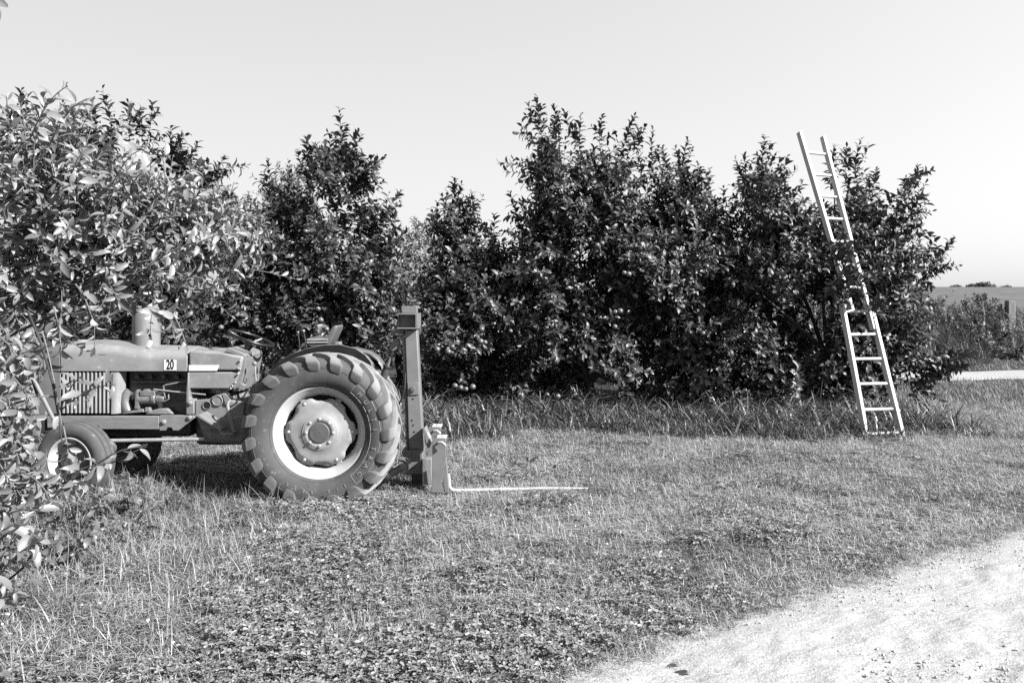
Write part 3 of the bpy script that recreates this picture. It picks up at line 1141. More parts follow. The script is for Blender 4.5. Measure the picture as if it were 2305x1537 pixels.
def build_trees():
    tree('apple_tree', 'tallest dark apple tree with upright shoots, in the middle of the row', (1330, 12.5),
         [(1330, 620, 190, 190), (1265, 430, 75, 130), (1390, 470, 85, 120), (1190, 620, 80, 100, -.2), (1330, 790, 235, 105), (1440, 640, 110, 140, -0.3), (1250, 720, 110, 90, -0.6, 0.6), (1420, 690, 120, 90, -0.7, .6), (1250, 870, 130, 62, -.3), (1420, 875, 130, 60, -.3)],
         [((1235, 380), (1208, 216)), ((1260, 360), (1246, 236)), ((1300, 400), (1306, 258)), ((1245, 420), (1122, 366)), ((1230, 330), (1160, 300)), ((1365, 400), (1356, 256)), ((1400, 420), (1428, 258)), ((1410, 360), (1446, 290)),
          ((1175, 520), (1148, 432)), ((1300, 330), (1270, 250)), ((1215, 300), (1186, 232)), ((1345, 460), (1335, 330)), ((1200, 560), (1128, 520)), ((1440, 420), (1432, 340)), ((1190, 860), (1130, 905), -1.0), ((1230, 800), (1190, 840), -1.1)],
         seed=1.0, apples=[(1298, 570, 11.3), (1291, 578, 11.3), (1344, 552, 11.2), (1355, 548, 11.25), (1396, 700, 11.0), (1415, 617, 11.1), (1405, 614, 11.1), (1384, 735, 11.0)], napples=22)
    tree('apple_tree', 'slimmer apple tree joined to the tallest one, shoots thinning towards the ladder', (1560, 12.7),
         [(1545, 620, 105, 170), (1520, 480, 70, 110), (1600, 530, 42, 110), (1550, 800, 140, 100), (1620, 660, 60, 110, -.3), (1570, 740, 90, 90, -.7, .6), (1580, 870, 130, 62, -.3)],
         [((1480, 450), (1468, 292)), ((1500, 470), (1492, 330)), ((1535, 440), (1548, 312)), ((1530, 460), (1520, 330)), ((1590, 500), (1598, 380)), ((1615, 520), (1630, 420)), ((1560, 450), (1570, 370)), ((1600, 850), (1645, 880), -1.0)],
         seed=4.0, apples=[(1650, 640, 11.6), (1582, 750, 11.3)], napples=12)
    tree('apple_tree', 'apple tree at the end of the row with the ladder leaning into it', (1870, 12.6),
         [(1850, 610, 180, 180), (1730, 480, 75, 110), (1980, 490, 95, 75), (1810, 800, 200, 110), (2050, 600, 65, 60), (1930, 700, 130, 110, -.3), (1990, 800, 80, 90, -.2), (1700, 680, 80, 130, -.4), (1880, 430, 60, 70), (1760, 875, 120, 60, -.3), (1890, 870, 120, 62, .1)],
         [((1728, 430), (1724, 306)), ((1690, 450), (1676, 346)), ((1700, 480), (1656, 360)), ((1760, 440), (1772, 352)), ((1870, 430), (1880, 326)), ((1935, 440), (1938, 312)), ((1915, 450), (1906, 330)), ((1960, 470), (1972, 380)),
          ((1990, 480), (2098, 384)), ((2040, 450), (2068, 372)), ((2000, 500), (2090, 440)), ((2080, 620), (2150, 532)), ((2060, 640), (2140, 600)), ((2040, 700), (2110, 690)), ((2030, 840), (2195, 798), -.6), ((2040, 860), (2130, 850), -.7), ((2050, 870), (2205, 800), -.8), ((2080, 850), (2180, 830), -.8), ((2100, 850), (2190, 790), -.7),
          ((2050, 880), (2120, 900), -.6), ((1990, 740), (2090, 760), -.4), ((1880, 600), (1905, 560), -2.05), ((1900, 620), (1940, 590), -2.0), ((1870, 640), (1900, 620), -2.05), ((1930, 650), (1960, 620), -2.05), ((1950, 690), (1990, 670), -2.0), ((1890, 660), (1925, 640), -2.05)] + [((rx_, ry_), (rx_ + 26, ry_ - 34), -2.0) for rx_, ry_ in ((1850, 600), (1880, 590), (1905, 585), (1865, 665), (1885, 690), (1915, 690), (1945, 640), (1960, 700), (1870, 560), (1925, 560), (1895, 640))],
         seed=7.0, napples=12, keep=ladder_clear)
    tree('apple_tree', 'lower pointed apple tree between the mast and the tallest tree', (1040, 12.9),
         [(1050, 640, 100, 120), (1022, 520, 50, 70), (1100, 700, 90, 130, -.4), (1020, 770, 120, 90, -.7, .6), (1080, 830, 110, 80, -.5), (1060, 890, 130, 58, -.3)],
         [((1020, 520), (1022, 402)), ((1030, 500), (1040, 410)), ((1060, 520), (1064, 432)), ((990, 540), (984, 458)), ((1105, 560), (1112, 482)), ((1000, 520), (1008, 430)), ((1120, 640), (1190, 740), -1.0), ((1110, 760), (1185, 770), -1.1)],
         seed=2.5, apples=[(984, 786, 11.1), (1009, 791, 11.1), (1018, 780, 11.1), (1084, 741, 11.3), (1149, 745, 11.4), (1082, 768, 11.2), (1092, 770, 11.2), (1024, 868, 11.0), (1037, 872, 11.0), (1049, 875, 11.0), (1064, 870, 11.0), (1065, 908, 10.9)], napples=8)
    tree('apple_tree', 'bushy apple tree with one pointed top, straight behind the seat', (740, 11.7),
         [(740, 600, 150, 150), (765, 430, 70, 100), (650, 560, 80, 110), (845, 540, 55, 75), (720, 740, 190, 100), (610, 650, 80, 110, -.2), (840, 690, 90, 110, -.3)],
         [((765, 400), (764, 246)), ((745, 400), (742, 300)), ((785, 390), (806, 296)), ((715, 420), (690, 308)), ((705, 430), (668, 335)), ((610, 500), (604, 360)), ((650, 500), (652, 388)), ((640, 500), (625, 420)), ((855, 500), (902, 430)), ((820, 450), (838, 370)), ((800, 420), (838, 355)), ((870, 520), (905, 520))],
         seed=6.2, thr=-0.12, apples=[(716, 695, 10.5), (722, 720, 10.5), (735, 740, 10.5), (826, 492, 11.0), (850, 490, 11.2), (690, 380, 11.0)], napples=16)
    tree('apple_tree', 'broad apple tree behind the tractor hood with one branch reaching sideways', (330, 10.8),
         [(250, 430, 170, 160), (360, 420, 90, 110), (450, 580, 110, 140), (300, 680, 230, 140), (60, 480, 160, 180), (480, 740, 110, 80)],
         [((290, 330), (288, 228)), ((330, 330), (344, 232)), ((250, 330), (236, 216)), ((375, 380), (384, 282)), ((400, 420), (446, 320)), ((430, 430), (556, 372)), ((440, 420), (510, 350)), ((320, 320), (312, 250)), ((220, 320), (206, 222)), ((60, 320), (48, 200)), ((480, 500), (520, 440))],
         seed=5.1, napples=8)
    # the row behind: seen only between and above the near crowns
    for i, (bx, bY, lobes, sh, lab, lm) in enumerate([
        (480, 19.0, [(480, 500, 90, 80), (450, 600, 110, 130), (540, 560, 70, 100)], [((470, 470), (468, 412)), ((500, 470), (506, 420)), ((540, 490), (560, 430))], 'pale sunlit apple tree far behind the sideways branch', 'leaf_lit'),
        (650, 19.0, [(655, 450, 70, 70), (640, 560, 90, 130)], [((650, 430), (652, 372)), ((620, 450), (612, 400)), ((690, 430), (700, 385))], 'pale sunlit apple tree showing over the bushy tree', 'leaf_lit'),
        (945, 20.0, [(945, 570, 50, 60), (950, 680, 80, 110)], [((935, 540), (932, 488)), ((960, 545), (966, 500))], 'pale sunlit apple tree in the gap beside the mast', 'leaf_lit'),
        (900, 16.0, [(880, 740, 150, 150), (1020, 770, 150, 150)], [], 'shaded apple tree in the row behind the mast', 'leaf'),
        (1230, 16.5, [(1210, 750, 150, 150), (1420, 770, 170, 140)], [], 'shaded apple tree in the row behind the tallest tree', 'leaf'),
        (1680, 16.5, [(1620, 750, 140, 150), (1780, 770, 140, 140)], [], 'shaded apple tree in the row behind the ladder tree', 'leaf'),
        (420, 15.0, [(350, 760, 150, 130), (600, 760, 140, 120)], [], 'shaded apple tree in the row behind the tractor', 'leaf'),
    ]):
        tree('apple_tree', lab, (bx, bY), lobes, sh, n_scale=0.5 if lm == 'leaf' else 0.6, ll=0.11, leafm=lm, seed=9.0 + i, group='apple trees in the row behind', templates=LEAF_MID if lm == 'leaf_lit' else LEAF_FAR, thr=-0.5)


# ------------------------------------------------------------------ near tree overhanging from the left
def near_tree():
    b = Vector((-4.3, 4.6, 0))
    root = empty('apple_tree', b)
    cr = Crown()
    s = lambda px, py, Y: np.array(q(px, py, Y))

    def keep(p):
        px = CX + p[0] * FPX / p[1]
        py = HY - (p[2] - EYE) * FPX / p[1]
        lim = np.interp(px, [-200, 0, 60, 160, 250, 330, 420, 500, 560], [290, 335, 345, 345, 400, 450, 495, 540, 560])
        low = np.interp(px, [-200, 40, 110, 200, 330, 430, 520, 560], [1000, 740, 680, 650, 620, 625, 590, 560])
        return lim < py < low and px < 545
    for (px, py, Y, rx, ry, rd, n) in [(90, 480, 4.9, 230, 260, 0.9, 250), (300, 560, 4.9, 200, 170, 0.8, 200), (420, 600, 5.0, 130, 110, 0.6, 90), (60, 640, 4.5, 130, 120, 0.7, 90), (150, 400, 4.3, 160, 130, 0.6, 80)]:
        sc = Y / FPX
        fill_lobe(cr, q(px, py, Y), (rx * sc, rd, ry * sc), int(n * 1.35), 0.080, clump=0.55, thr=-0.2, upw=0.35, slen=(0.22, 0.42), nl=(9, 15), seed=13.0, keep=keep, shell=2.2)
    # shoots breaking the outline
    tips = [((60, 330), (150, 195), 3.6), ((110, 330), (195, 225), 3.7), ((250, 420), (330, 335), 4.0), ((280, 440), (385, 350), 4.2), ((330, 470), (470, 375), 4.3), ((20, 330), (14, 215), 4.2), ((60, 340), (44, 225), 4.4),
            ((380, 600), (560, 520), 3.7), ((300, 620), (545, 525), 3.9), ((400, 640), (545, 615), 4.0), ((330, 640), (520, 650), 4.1), ((160, 360), (215, 240), 4.4), ((90, 320), (100, 210), 4.6), ((350, 520), (490, 430), 4.4), ((420, 560), (530, 480), 4.3)]
    for (a, c, Y) in tips:
        p0, p1 = s(*a, Y), s(*c, Y - 0.1)
        L = np.linalg.norm(p1 - p0)
        pts = [p0 + (p1 - p0) * t + np.array([0, 0, 0.05 * math.sin(math.pi * t)]) for t in np.linspace(0, 1, 6)]
        cr.shoot(pts, max(9, int(L / 0.026)), 0.088, up=0.4, a0=60, a1=35, t0=0.1, r=0.004, jit=0.35, flop=0.4)
    # hanging sprays in front of the tractor and down the picture's left side
    hang = [((170, 640), (215, 740), 3.6, 9), ((120, 690), (140, 800), 3.7, 9), ((330, 690), (400, 745), 3.7, 8), ((380, 700), (420, 780), 3.7, 7),
            ((60, 720), (90, 800), 3.9, 10), ((0, 760), (60, 850), 3.5, 12), ((-20, 820), (70, 900), 3.4, 12), ((-20, 900), (80, 960), 3.4, 12), ((-40, 980), (60, 1010), 3.4, 12),
            ((95, 745), (140, 960), 3.5, 3), ((140, 950), (160, 1075), 3.5, 10), ((130, 935), (185, 845), 3.5, 7), ((135, 925), (260, 865), 3.5, 9),
            ((100, 1110), (250, 1040), 3.45, 12), ((200, 1060), (330, 1005), 3.45, 8), ((-20, 1090), (100, 1060), 3.4, 12), ((-30, 1140), (110, 1100), 3.4, 12), ((-20, 1320), (95, 1215), 3.0, 10), ((-30, 1230), (60, 1180), 3.1, 9),
            ((-30, 1400), (40, 1330), 3.0, 7), ((-10, 1180), (90, 1150), 3.2, 8), ((-30, 1050), (50, 1120), 3.3, 8), ((-40, 700), (40, 790), 3.9, 12), ((-30, 780), (50, 880), 3.7, 12), ((0, 830), (70, 930), 3.6, 11), ((-30, 870), (60, 990), 3.5, 11), ((30, 760), (95, 850), 3.8, 9), ((-20, 940), (90, 1040), 3.5, 10), ((-40, 1010), (30, 1100), 3.3, 10), ((40, 1060), (120, 1130), 3.3, 9), ((-30, 1110), (60, 1220), 3.2, 9), ((-20, 640), (60, 760), 4.2, 12), ((120, 1120), (200, 1090), 3.4, 8)]
    for _ in range(30):
        hx, hy = rng.uniform(-80, 18), rng.uniform(740, 1150)
        an = rng.uniform(-0.9, 1.2)
        hang.append(((hx, hy), (hx + 85 * math.cos(an), hy + 85 * math.sin(an)), rng.uniform(3.3, 4.0), 9))
    for (a, c, Y, n) in hang:
        p0, p1 = s(*a, Y), s(*c, Y - 0.08)
        pts = [p0 + (p1 - p0) * t + np.array([0, 0, 0.03 * math.sin(math.pi * t)]) for t in np.linspace(0, 1, 6)]
        cr.shoot(pts, n, 0.082, up=0.35, a0=65, a1=35, t0=0.25, r=0.0042, jit=0.45, flop=0.5)
    # one leaf tip at the upper corner of the view
    cr.shoot([s(-60, -30, 2.6), s(-20, 0, 2.6), s(0, 15, 2.6)], 4, 0.07)
    P, D, N, L = cr.arrays()
    w = np.array(b)
    var = rng.integers(0, len(LEAF_FINE), len(P))
    # the 300 leaves that show largest are leaves of their own
    px = CX + P[:, 0] * FPX / P[:, 1]
    py = HY - (P[:, 2] - EYE) * FPX / P[:, 1]
    show = L / P[:, 1] * ((px > 0) & (px < 620) & (py > 0) & (py < 1500))
    own = np.argsort(-show)[:300]
    rest = np.setdiff1d(np.arange(len(P)), own)
    v, fl, ls = leaves_to_arrays(P[rest] - w, D[rest], N[rest], L[rest], LEAF_FINE, var[rest])
    o = link('crown', raw_mesh('crown', v, fl, ls, M['leaff']), root)
    o['kind'] = 'stuff'
    lm = []
    for tv, tf in LEAF_FINE:
        lm.append(raw_mesh('leaf', tv, [i for f in tf for i in f], [len(f) for f in tf], M['leaff']))
    for i in own:
        o = link('leaf', lm[var[i]], root)
        S = np.cross(D[i], N[i])
        m = Matrix((S, D[i], N[i])).transposed().to_4x4()
        o.matrix_local = Matrix.Translation(Vector(P[i] - w)) @ m @ Matrix.Scale(L[i], 4)
    v, fl = cr.twigs('twigs', M['twig'], 5)
    o = link('twigs', raw_mesh('twigs', v - w, fl, np.full(len(fl) // 4, 4), M['twig']), root)
    o['kind'] = 'stuff'
    limbs(b, [q(60, 420, 4.6), q(250, 500, 4.8), q(330, 600, 4.9), q(60, 640, 4.4), q(140, 700, 3.7), q(-10, 880, 3.5)], 0.05, 'trunk', root, 0.7)
    # thin low branches
    for pts, r in [([(-60, 1180), (30, 1140), (110, 1100), (210, 1062), (320, 1008)], .005), ([(62, 700), (92, 770), (118, 860), (132, 940), (140, 1000)], .0055), ([(-60, 1370), (0, 1320), (50, 1280), (95, 1215)], .005)]:
        mb = MB()
        mb.tube([q(x, y, 3.45 if r != .005 or pts[0][1] < 1300 else 3.0) for x, y in pts], [r, r, r * .8, r * .7, r * .5][:len(pts)], 7)
        part('branch', mb, 'bark', root, 60)
    add_apples(root, [q(68, 797, 3.9), q(140, 690, 4.2)], 0.036)
    tag(root, 'big-leaved pale apple tree overhanging the tractor hood', 'tree')


# ------------------------------------------------------------------ tractor
def rear_wheel(parent, c, near=True):
    """tyre with chevron lugs; axis along Y, outer side towards -Y when near"""
    s = -1.0 if near else 1.0
    w = empty('rear_wheel', c, parent)
    c = Vector(c)
    mb = MB()
    prof = [(.140, .372), (.172, .385), (.200, .42), (.220, .47), (.222, .515), (.215, .56), (.198, .598), (.14, .617), (.07, .624), (0, .626)]
    prof = prof + [(-u, r) for u, r in prof[-2::-1]]
    mb.lathe(prof, c, 'Y', 72)
    part('tyre', mb, 'rubber', w, 60)
    # moulded bands round the sidewall
    for r0, rz in ((.405, .006), (.548, .004)):
        mb = MB()
        u0 = s * np.interp(r0, [.385, .42, .47, .515, .56], [.172, .200, .220, .222, .215])
        mb.lathe([(u0 - s * .004, r0 - rz), (u0 + s * .004, r0), (u0 - s * .004, r0 + rz)], c, 'Y', 72)
        part('sidewall_ring', mb, 'rubber', w, 60)
    nl = 19
    for side in (s, -s):
        mb = MB()
        # path: sidewall foot -> shoulder -> tread centre; angle advances forward
        path = [(.2210, .512, -.012, .046, .001), (.2200, .524, -.010, .080, .008), (.216, .550, .0, .100, .018), (.207, .584, .014, .104, .032), (.186, .608, .045, .09, .036), (.135, .617, .13, .074, .036), (.07, .624, .25, .062, .036), (.0, .626, .37, .055, .034), (-.012, .626, .395, .048, .028)]
        vs, fs = [], []
        for i, (u, r, th, wd, ht) in enumerate(path):
            a, b2 = path[max(i - 1, 0)], path[min(i + 1, len(path) - 1)]
            du, dr = b2[0] - a[0], b2[1] - a[1]
            n2 = Vector((-dr, du)).normalized()          # outward in (u, r)
            if n2.y < 0 or (i == 0 and n2.x < 0):
                n2 = -n2
            if i == 0:
                n2 = Vector((1, 0))
            base_in = (u - n2.x * .012, r - n2.y * .012)
            top = (u + n2.x * ht, r + n2.y * ht)
            for (uu, rr), hw in ((base_in, wd * .62), (top, wd * .46)):
                for sg in (-1, 1):
                    an = th + sg * hw / rr
                    vs.append((rr * math.sin(-an), uu * side, rr * math.cos(an)))
        k = len(path)
        for i in range(k - 1):
            p, n_ = 4 * i, 4 * (i + 1)
            fs += [(p + 2, p + 3, n_ + 3, n_ + 2), (p, p + 2, n_ + 2, n_), (p + 3, p + 1, n_ + 1, n_ + 3)]
        fs += [(0, 1, 3, 2), (4 * k - 4, 4 * k - 2, 4 * k - 1, 4 * k - 3)]
        mb.add(vs, fs)
        me = mb.mesh('tread_lug', M['lug'], smooth=50)
        for i in range(nl):
            o = link('tread_lug', me, w)
            o.rotation_euler.y = -(2 * math.pi * (i + (0.5 if side != s else 0.0)) / nl + 0.06)
            bv = o.modifiers.new('bevel', 'BEVEL')
            bv.width = .004
            bv.segments = 2
            bv.limit_method = 'ANGLE'
            bv.angle_limit = R(40)
    # rim
    mb = MB()
    mb.lathe([(s * .160, .396), (s * .172, .390), (s * .172, .376), (s * .158, .364), (s * .150, .352), (s * .118, .322), (s * .085, .308), (s * .0, .305), (-s * .05, .31), (-s * .13, .35), (-s * .15, .39)], c, 'Y', 96)
    part('rim', mb, 'rim', w, 50)
    # lobed disc
    mb = MB()
    vs, fs = [], []
    n = 120
    rings = [(.086, .035), (.13, .03), (.15, .018), (.20, .008), (.235, .006), (None, -.002)]
    for ri, (r, u) in enumerate(rings):
        for k in range(n):
            a = 2 * math.pi * k / n
            edge = .277 + .017 * math.tanh(2.6 * (math.cos(6 * a) + .35)) / math.tanh(2.6)
            rr = edge if r is None else min(r, edge * (.9 if ri == 4 else 1))
            vs.append(c + Vector((rr * math.cos(a), s * (u + .112), rr * math.sin(a))))
    for i in range(len(rings) - 1):
        for k in range(n):
            fs.append((i * n + k, i * n + (k + 1) % n, (i + 1) * n + (k + 1) % n, (i + 1) * n + k))
    mb.add(vs, fs)
    o = part('wheel_disc', mb, 'disc', w, 40)
    so_ = o.modifiers.new('thick', 'SOLIDIFY')
    so_.thickness = .012
    so_.offset = 0
    # raised centre boss with hub cap
    mb = MB()
    mb.lathe([(s * .136, .150), (s * .143, .145), (s * .146, .09), (s * .146, .05)], c, 'Y', 64)
    part('centre_boss', mb, 'disc', w, 40)
    mb = MB()
    mb.lathe([(s * .138, .088), (s * .158, .086), (s * .162, .080), (s * .162, .004)], c, 'Y', 48)
    part('hub_cap', mb, 'hub', w, 30)
    mb = MB()
    mb.lathe([(0, .013), (s * .014, .013), (s * .018, .009), (s * .018, .0005)], (0, 0, 0), 'Y', 6)
    nut = mb.mesh('wheel_nut', M['bolt'], smooth=30)
    for k in range(8):
        a = 2 * math.pi * k / 8
        link('wheel_nut', nut, w, (.113 * math.cos(a), s * .142, .113 * math.sin(a)))
    mb = MB()
    mb.ball((0, 0, 0), .016, 7, (1, .6, 1))
    rv = mb.mesh('rim_bolt', M['chrome'], smooth=60)
    for k in range(6):
        a = 2 * math.pi * k / 6
        link('rim_bolt', rv, w, (.268 * math.cos(a), s * .118, .268 * math.sin(a)))
    mb = MB()
    mb.box((0, 0, 0), (.021, .012, .021))
    hole = mb.mesh('square_hole', M['ink_shade'])  # black block painting the shade of a hole
    for k in range(4):
        a = math.pi / 2 * k
        link('square_hole', hole, w, (.186 * math.cos(a), s * .1175, .186 * math.sin(a)))
    # clamps holding disc to rim
    mb = MB()
    mb.box((0, 0, 0), (.045, .05, .02))
    cl = mb.mesh('rim_clamp', M['disc'])
    for k in range(6):
        a = 2 * math.pi * k / 6
        o = link('rim_clamp', cl, w, (.300 * math.cos(a), s * .075, .300 * math.sin(a)))
        o.rotation_euler.y = -a + math.pi / 2
    mb = MB()                                            # dark inner hub and drum behind the disc
    mb.lathe([(-s * .03, .30), (-s * .04, .2), (-s * .06, .1), (-s * .2, .1)], c, 'Y', 40)
    part('axle_drum', mb, 'dark', w, 40)
    return w


def sidewall_text(w, body, r0, a_start, step, size):
    """raised letters bent round the near sidewall, read clockwise"""
    for i, ch in enumerate(body):
        if ch == ' ':
            continue
        vs, fs = text_mesh(ch, size, None, .0035, 0.95)
        a = a_start - i * step
        er = Vector((math.cos(a), 0, math.sin(a)))
        et = Vector((math.sin(a), 0, -math.cos(a)))
        uu = -float(np.interp(r0, [.42, .47, .515, .56], [.200, .220, .222, .215]))
        mb = MB()
        mb.add([er * (r0 + v.y) + et * v.x + Vector((0, uu - .001 - v.z, 0)) for v in vs], fs)
        link('raised_letter', mb.mesh('raised_letter', M['letter']), w)


def front_wheel(parent, c, near=True, steer=0.0):
    s = -1.0 if near else 1.0
    w = empty('front_wheel', c, parent)
    w.rotation_euler.z = steer
    z = Vector((0, 0, 0))

    def lp(name, mb, m, sm=45):
        o = link(name, mb.mesh(name, M[m], z, sm), w)
        return o
    mb = MB()
    prof = [(.065, .205), (.085, .215), (.098, .25), (.1, .285), (.09, .315), (.078, .33), (.066, .338), (.06, .330), (.05, .330), (.045, .342), (.018, .345), (.013, .334), (0, .334)]
    prof = prof + [(-u, r) for u, r in prof[-2::-1]]
    mb.lathe(prof, z, 'Y', 64)
    lp('tyre', mb, 'rubber')
    mb = MB()
    mb.lathe([(s * .083, .218), (s * .09, .21), (s * .085, .195), (s * .05, .185), (s * .02, .17), (-s * .02, .17), (-s * .08, .2)], z, 'Y', 64)
    lp('rim', mb, 'rim')
    mb = MB()
    mb.lathe([(s * .0, .175), (s * .005, .15), (s * .035, .12), (s * .045, .07), (s * .045, .055), (s * .09, .05), (s * .1, .04), (s * .1, .003)], z, 'Y', 48)
    lp('wheel_disc', mb, 'hub')
    mb = MB()
    mb.lathe([(0, .011), (s * .012, .011), (s * .014, .0005)], z, 'Y', 6)
    nut = mb.mesh('wheel_nut', M['bolt'])
    for k in range(6):
        a = 2 * math.pi * k / 6
        link('wheel_nut', nut, w, (.08 * math.cos(a), s * .045, .08 * math.sin(a)))
    return w


def build_tractor():
    t = empty('tractor', (-2.6, 7.62, 0))
    tag(t, 'old faded tractor numbered 20 parked under the apple branches', 'tractor')
    YC = 7.62
    YH = 7.33                                           # near side of the hood
    X = lambda px, Y=YH: (px - CX) * Y / FPX
    Z = lambda py, Y=YH: EYE - (py - HY) * Y / FPX

    # --- hood: lofted sections
    def loft(stations, name, m, thick=True):
        """stations: (x, z_low, z_top, half width, crown)"""
        mb = MB()
        vs, fs = [], []
        k = 0
        for (x, zl, zt, hw, cr) in stations:
            sec = [(-hw, zl)]
            sec.append((-hw, zt - .105))
            for a in range(1, 7):
                an = math.pi / 2 * a / 6
                sec.append((-hw + .10 * (1 - math.cos(an)), zt - .105 + .09 * math.sin(an)))
            sec.append((0, zt + cr))
            sec = sec + [(-u, zz) for u, zz in sec[-2::-1]]
            k = len(sec)
            vs += [(x, YC + u, zz) for u, zz in sec]
        for i in range(len(stations) - 1):
            for j in range(k - 1):
                fs.append((i * k + j, i * k + j + 1, (i + 1) * k + j + 1, (i + 1) * k + j))
        fs.append(tuple(range(k)))
        fs.append(tuple(range((len(stations) - 1) * k, len(stations) * k))[::-1])
        mb.add(vs, fs)
        return part(name, mb, m, t, 32, .004)
    zl = Z(835)
    hood = loft([(X(136), zl, Z(774), .29, .012), (X(200), zl, Z(771), .29, .014), (X(262), zl, Z(774), .29, .014), (X(290), zl, Z(779), .29, .014), (X(330), zl, Z(783.5), .29, .014), (X(421), zl, Z(786), .29, .014)], 'hood', 'paint')
    loft([(X(82), zl, Z(792), .255, .0), (X(95), zl, Z(779), .275, .01), (X(134), zl, Z(774), .288, .012)], 'nose_cap', 'nose')
    # cowl over the tank, upper and lower panel
    mb = MB()
    poly = [(X(425), Z(834)), (X(425), Z(789)), (X(500), Z(794)), (X(547), Z(803)), (X(541), Z(834))]
    mb.prism(poly, YH - .002, 2 * YC - YH + .002)
    part('cowl', mb, 'paint', t, 30, .018, 3)
    mb = MB()
    mb.prism([(X(425), Z(875)), (X(425), Z(837.5)), (X(540), Z(837.5)), (X(524), Z(875))], YH, 2 * YC - YH)
    part('tank_panel', mb, 'paint', t, 30, .012, 3)
    mb = MB()                                            # lit dashboard plate sloping to the wheel
    mb.prism([(X(504), Z(792)), (X(508), Z(783)), (X(546), Z(797)), (X(549), Z(805))], YC - .26, YC + .26)
    part('dashboard', mb, 'muffler', t, 30, .004)
    mb = MB()                                            # ragged rear bulkhead behind the tank
    mb.prism([(X(541), Z(806)), (X(552), Z(806)), (X(545), Z(845)), (X(533), Z(882)), (X(522), Z(882))], YH + .03, YC + .22)
    part('bulkhead', mb, 'grey_iron', t, 30, .004)
    mb = MB()
    mb.box(q(546, 870, 7.3), (.05, .06, .055), Matrix.Rotation(.4, 3, 'Y'))
    part('solenoid', mb, 'grey_iron', t, 30, .006)
    mb = MB()
    mb.tube([q(508, 882, 7.3), q(522, 896, 7.28), q(536, 900, 7.28), q(548, 893, 7.28), q(556, 880, 7.3)], .008, 7)
    part('cable', mb, 'dark', t, 60)
    mb = MB()
    for px, py in ((540, 812), (536, 829), (540, 831), (536, 842), (530, 861), (523, 868), (519, 874)):
        mb.ball(q(px, py, 7.315), .010, 5)
    part('bulkhead_bolts', mb, 'bolt', t, 60)['kind'] = 'stuff'
    # white stripe and number plate
    mb = MB()
    mb.prism([(X(425.6), Z(834.2)), (X(425.6), Z(821.5)), (X(494), Z(821.5)), (X(489), Z(834.2))], YH - .006, YH - .003)
    part('white_stripe', mb, 'white', t)
    mb = MB()
    mb.prism([(X(369.5), Z(833)), (X(369.5), Z(810)), (X(397), Z(810)), (X(397), Z(833))], YH - .004, YH - .001)
    pl = part('number_plate', mb, 'white', t, 30)
    vs, fs = text_mesh('20', .122, None, .0008, .58, .0035)
    cpl = Vector(((X(369.5) + X(397)) / 2, YH - .005, (Z(833) + Z(810)) / 2))
    mb = MB()
    mb.add([cpl + Vector((v.x, -v.z, v.y)) for v in vs], fs)
    part('number_20', mb, 'ink_shade', pl, None)
    # fuel cap, stack
    mb = MB()
    mb.lathe([(0, .055), (.02, .055), (.03, .045), (.03, .002)], (X(187, YC), YC, Z(772, YC)), 'Z', 24)
    part('fuel_cap', mb, 'chrome', t)
    cx = X(329.5, YC)
    mb = MB()
    mb.lathe([(1.24, .118), (1.285, .124), (1.66, .124), (1.68, .118), (1.70, .09), (1.70, .03)], (cx, YC, 0), 'Z', 40)
    part('muffler', mb, 'muffler', t, 30)
    mb = MB()
    mb.tube([(cx + .085, YC, 1.66), (cx + .085, YC, 2.12), (cx + .09, YC - .01, 2.2)], .026, 14)
    part('exhaust_pipe', mb, 'muffler', t, 50)
    # nose side panel and grille slats
    for yy, sg in ((YH + .012, 1), (2 * YC - YH - .012, -1)):
        mb = MB()
        mb.prism([(X(84), Z(932)), (X(81), Z(837)), (X(134.5), Z(837)), (X(134.5), Z(932))], yy, yy + sg * .02)
        part('nose_panel', mb, 'nose', t, 30, .004)
    mb = MB()
    mb.prism([(X(78), Z(940)), (X(78), Z(800)), (X(84), Z(795)), (X(84), Z(940))], YC - .25, YC + .25)
    part('front_grille', mb, 'dark', t)
    mb = MB()
    mb.box((0, 0, 0), (.021, .03, Z(838) - Z(931)))
    sm = mb.mesh('grille_slat', M['paint'])
    for i in range(13):
        for yy in (YH + .02, 2 * YC - YH - .02):
            o = link('grille_slat', sm, t, Vector((X(141 + i * 9.1), yy, (Z(838) + Z(931)) / 2)) - WORLD[t.name])
            b = o.modifiers.new('bevel', 'BEVEL')
            b.width = .008
            b.segments = 3
            o.rotation_euler.z = 0.3 if yy < YC else -.3
    mb = MB()
    mb.prism([(X(137), Z(931)), (X(137), Z(838)), (X(262), Z(838)), (X(262), Z(931))], YH + .05, 2 * YC - YH - .05)
    part('radiator', mb, 'dark', t)
    mb = MB()                                            # curved shroud edge behind the slats
    vs = []
    for (px, yy) in ((254, YH), (262, YH - .004), (269, YH + .02), (274, YH + .09)):
        vs += [(X(px), yy, Z(838)), (X(px - 4), yy, Z(931))]
    mb.add(vs, [(0, 2, 3, 1), (2, 4, 5, 3), (4, 6, 7, 5)])
    part('radiator_shroud', mb, 'paint', t, 60)
    # engine in the open bay
    mb = MB()
    mb.box((X(348), YC + .02, (Z(838) + Z(940)) / 2), (X(424) - X(275), .34, Z(838) - Z(940)))
    part('engine_block', mb, 'engine', t, 30, .01)
    mb = MB()
    for i in range(4):
        mb.tube([(X(300 + i * 30), YC - .15, Z(850)), (X(300 + i * 30), YC - .22, Z(850))], .02, 12)
    mb.tube([(X(285), YC - .19, Z(862)), (X(415), YC - .19, Z(862))], .018, 12)
    part('manifold', mb, 'engine', t, 40)
    py_ = YH + .06
    mb = MB()
    mb.tube([q(311, 899, py_), q(343, 899, py_)], .042, 20)
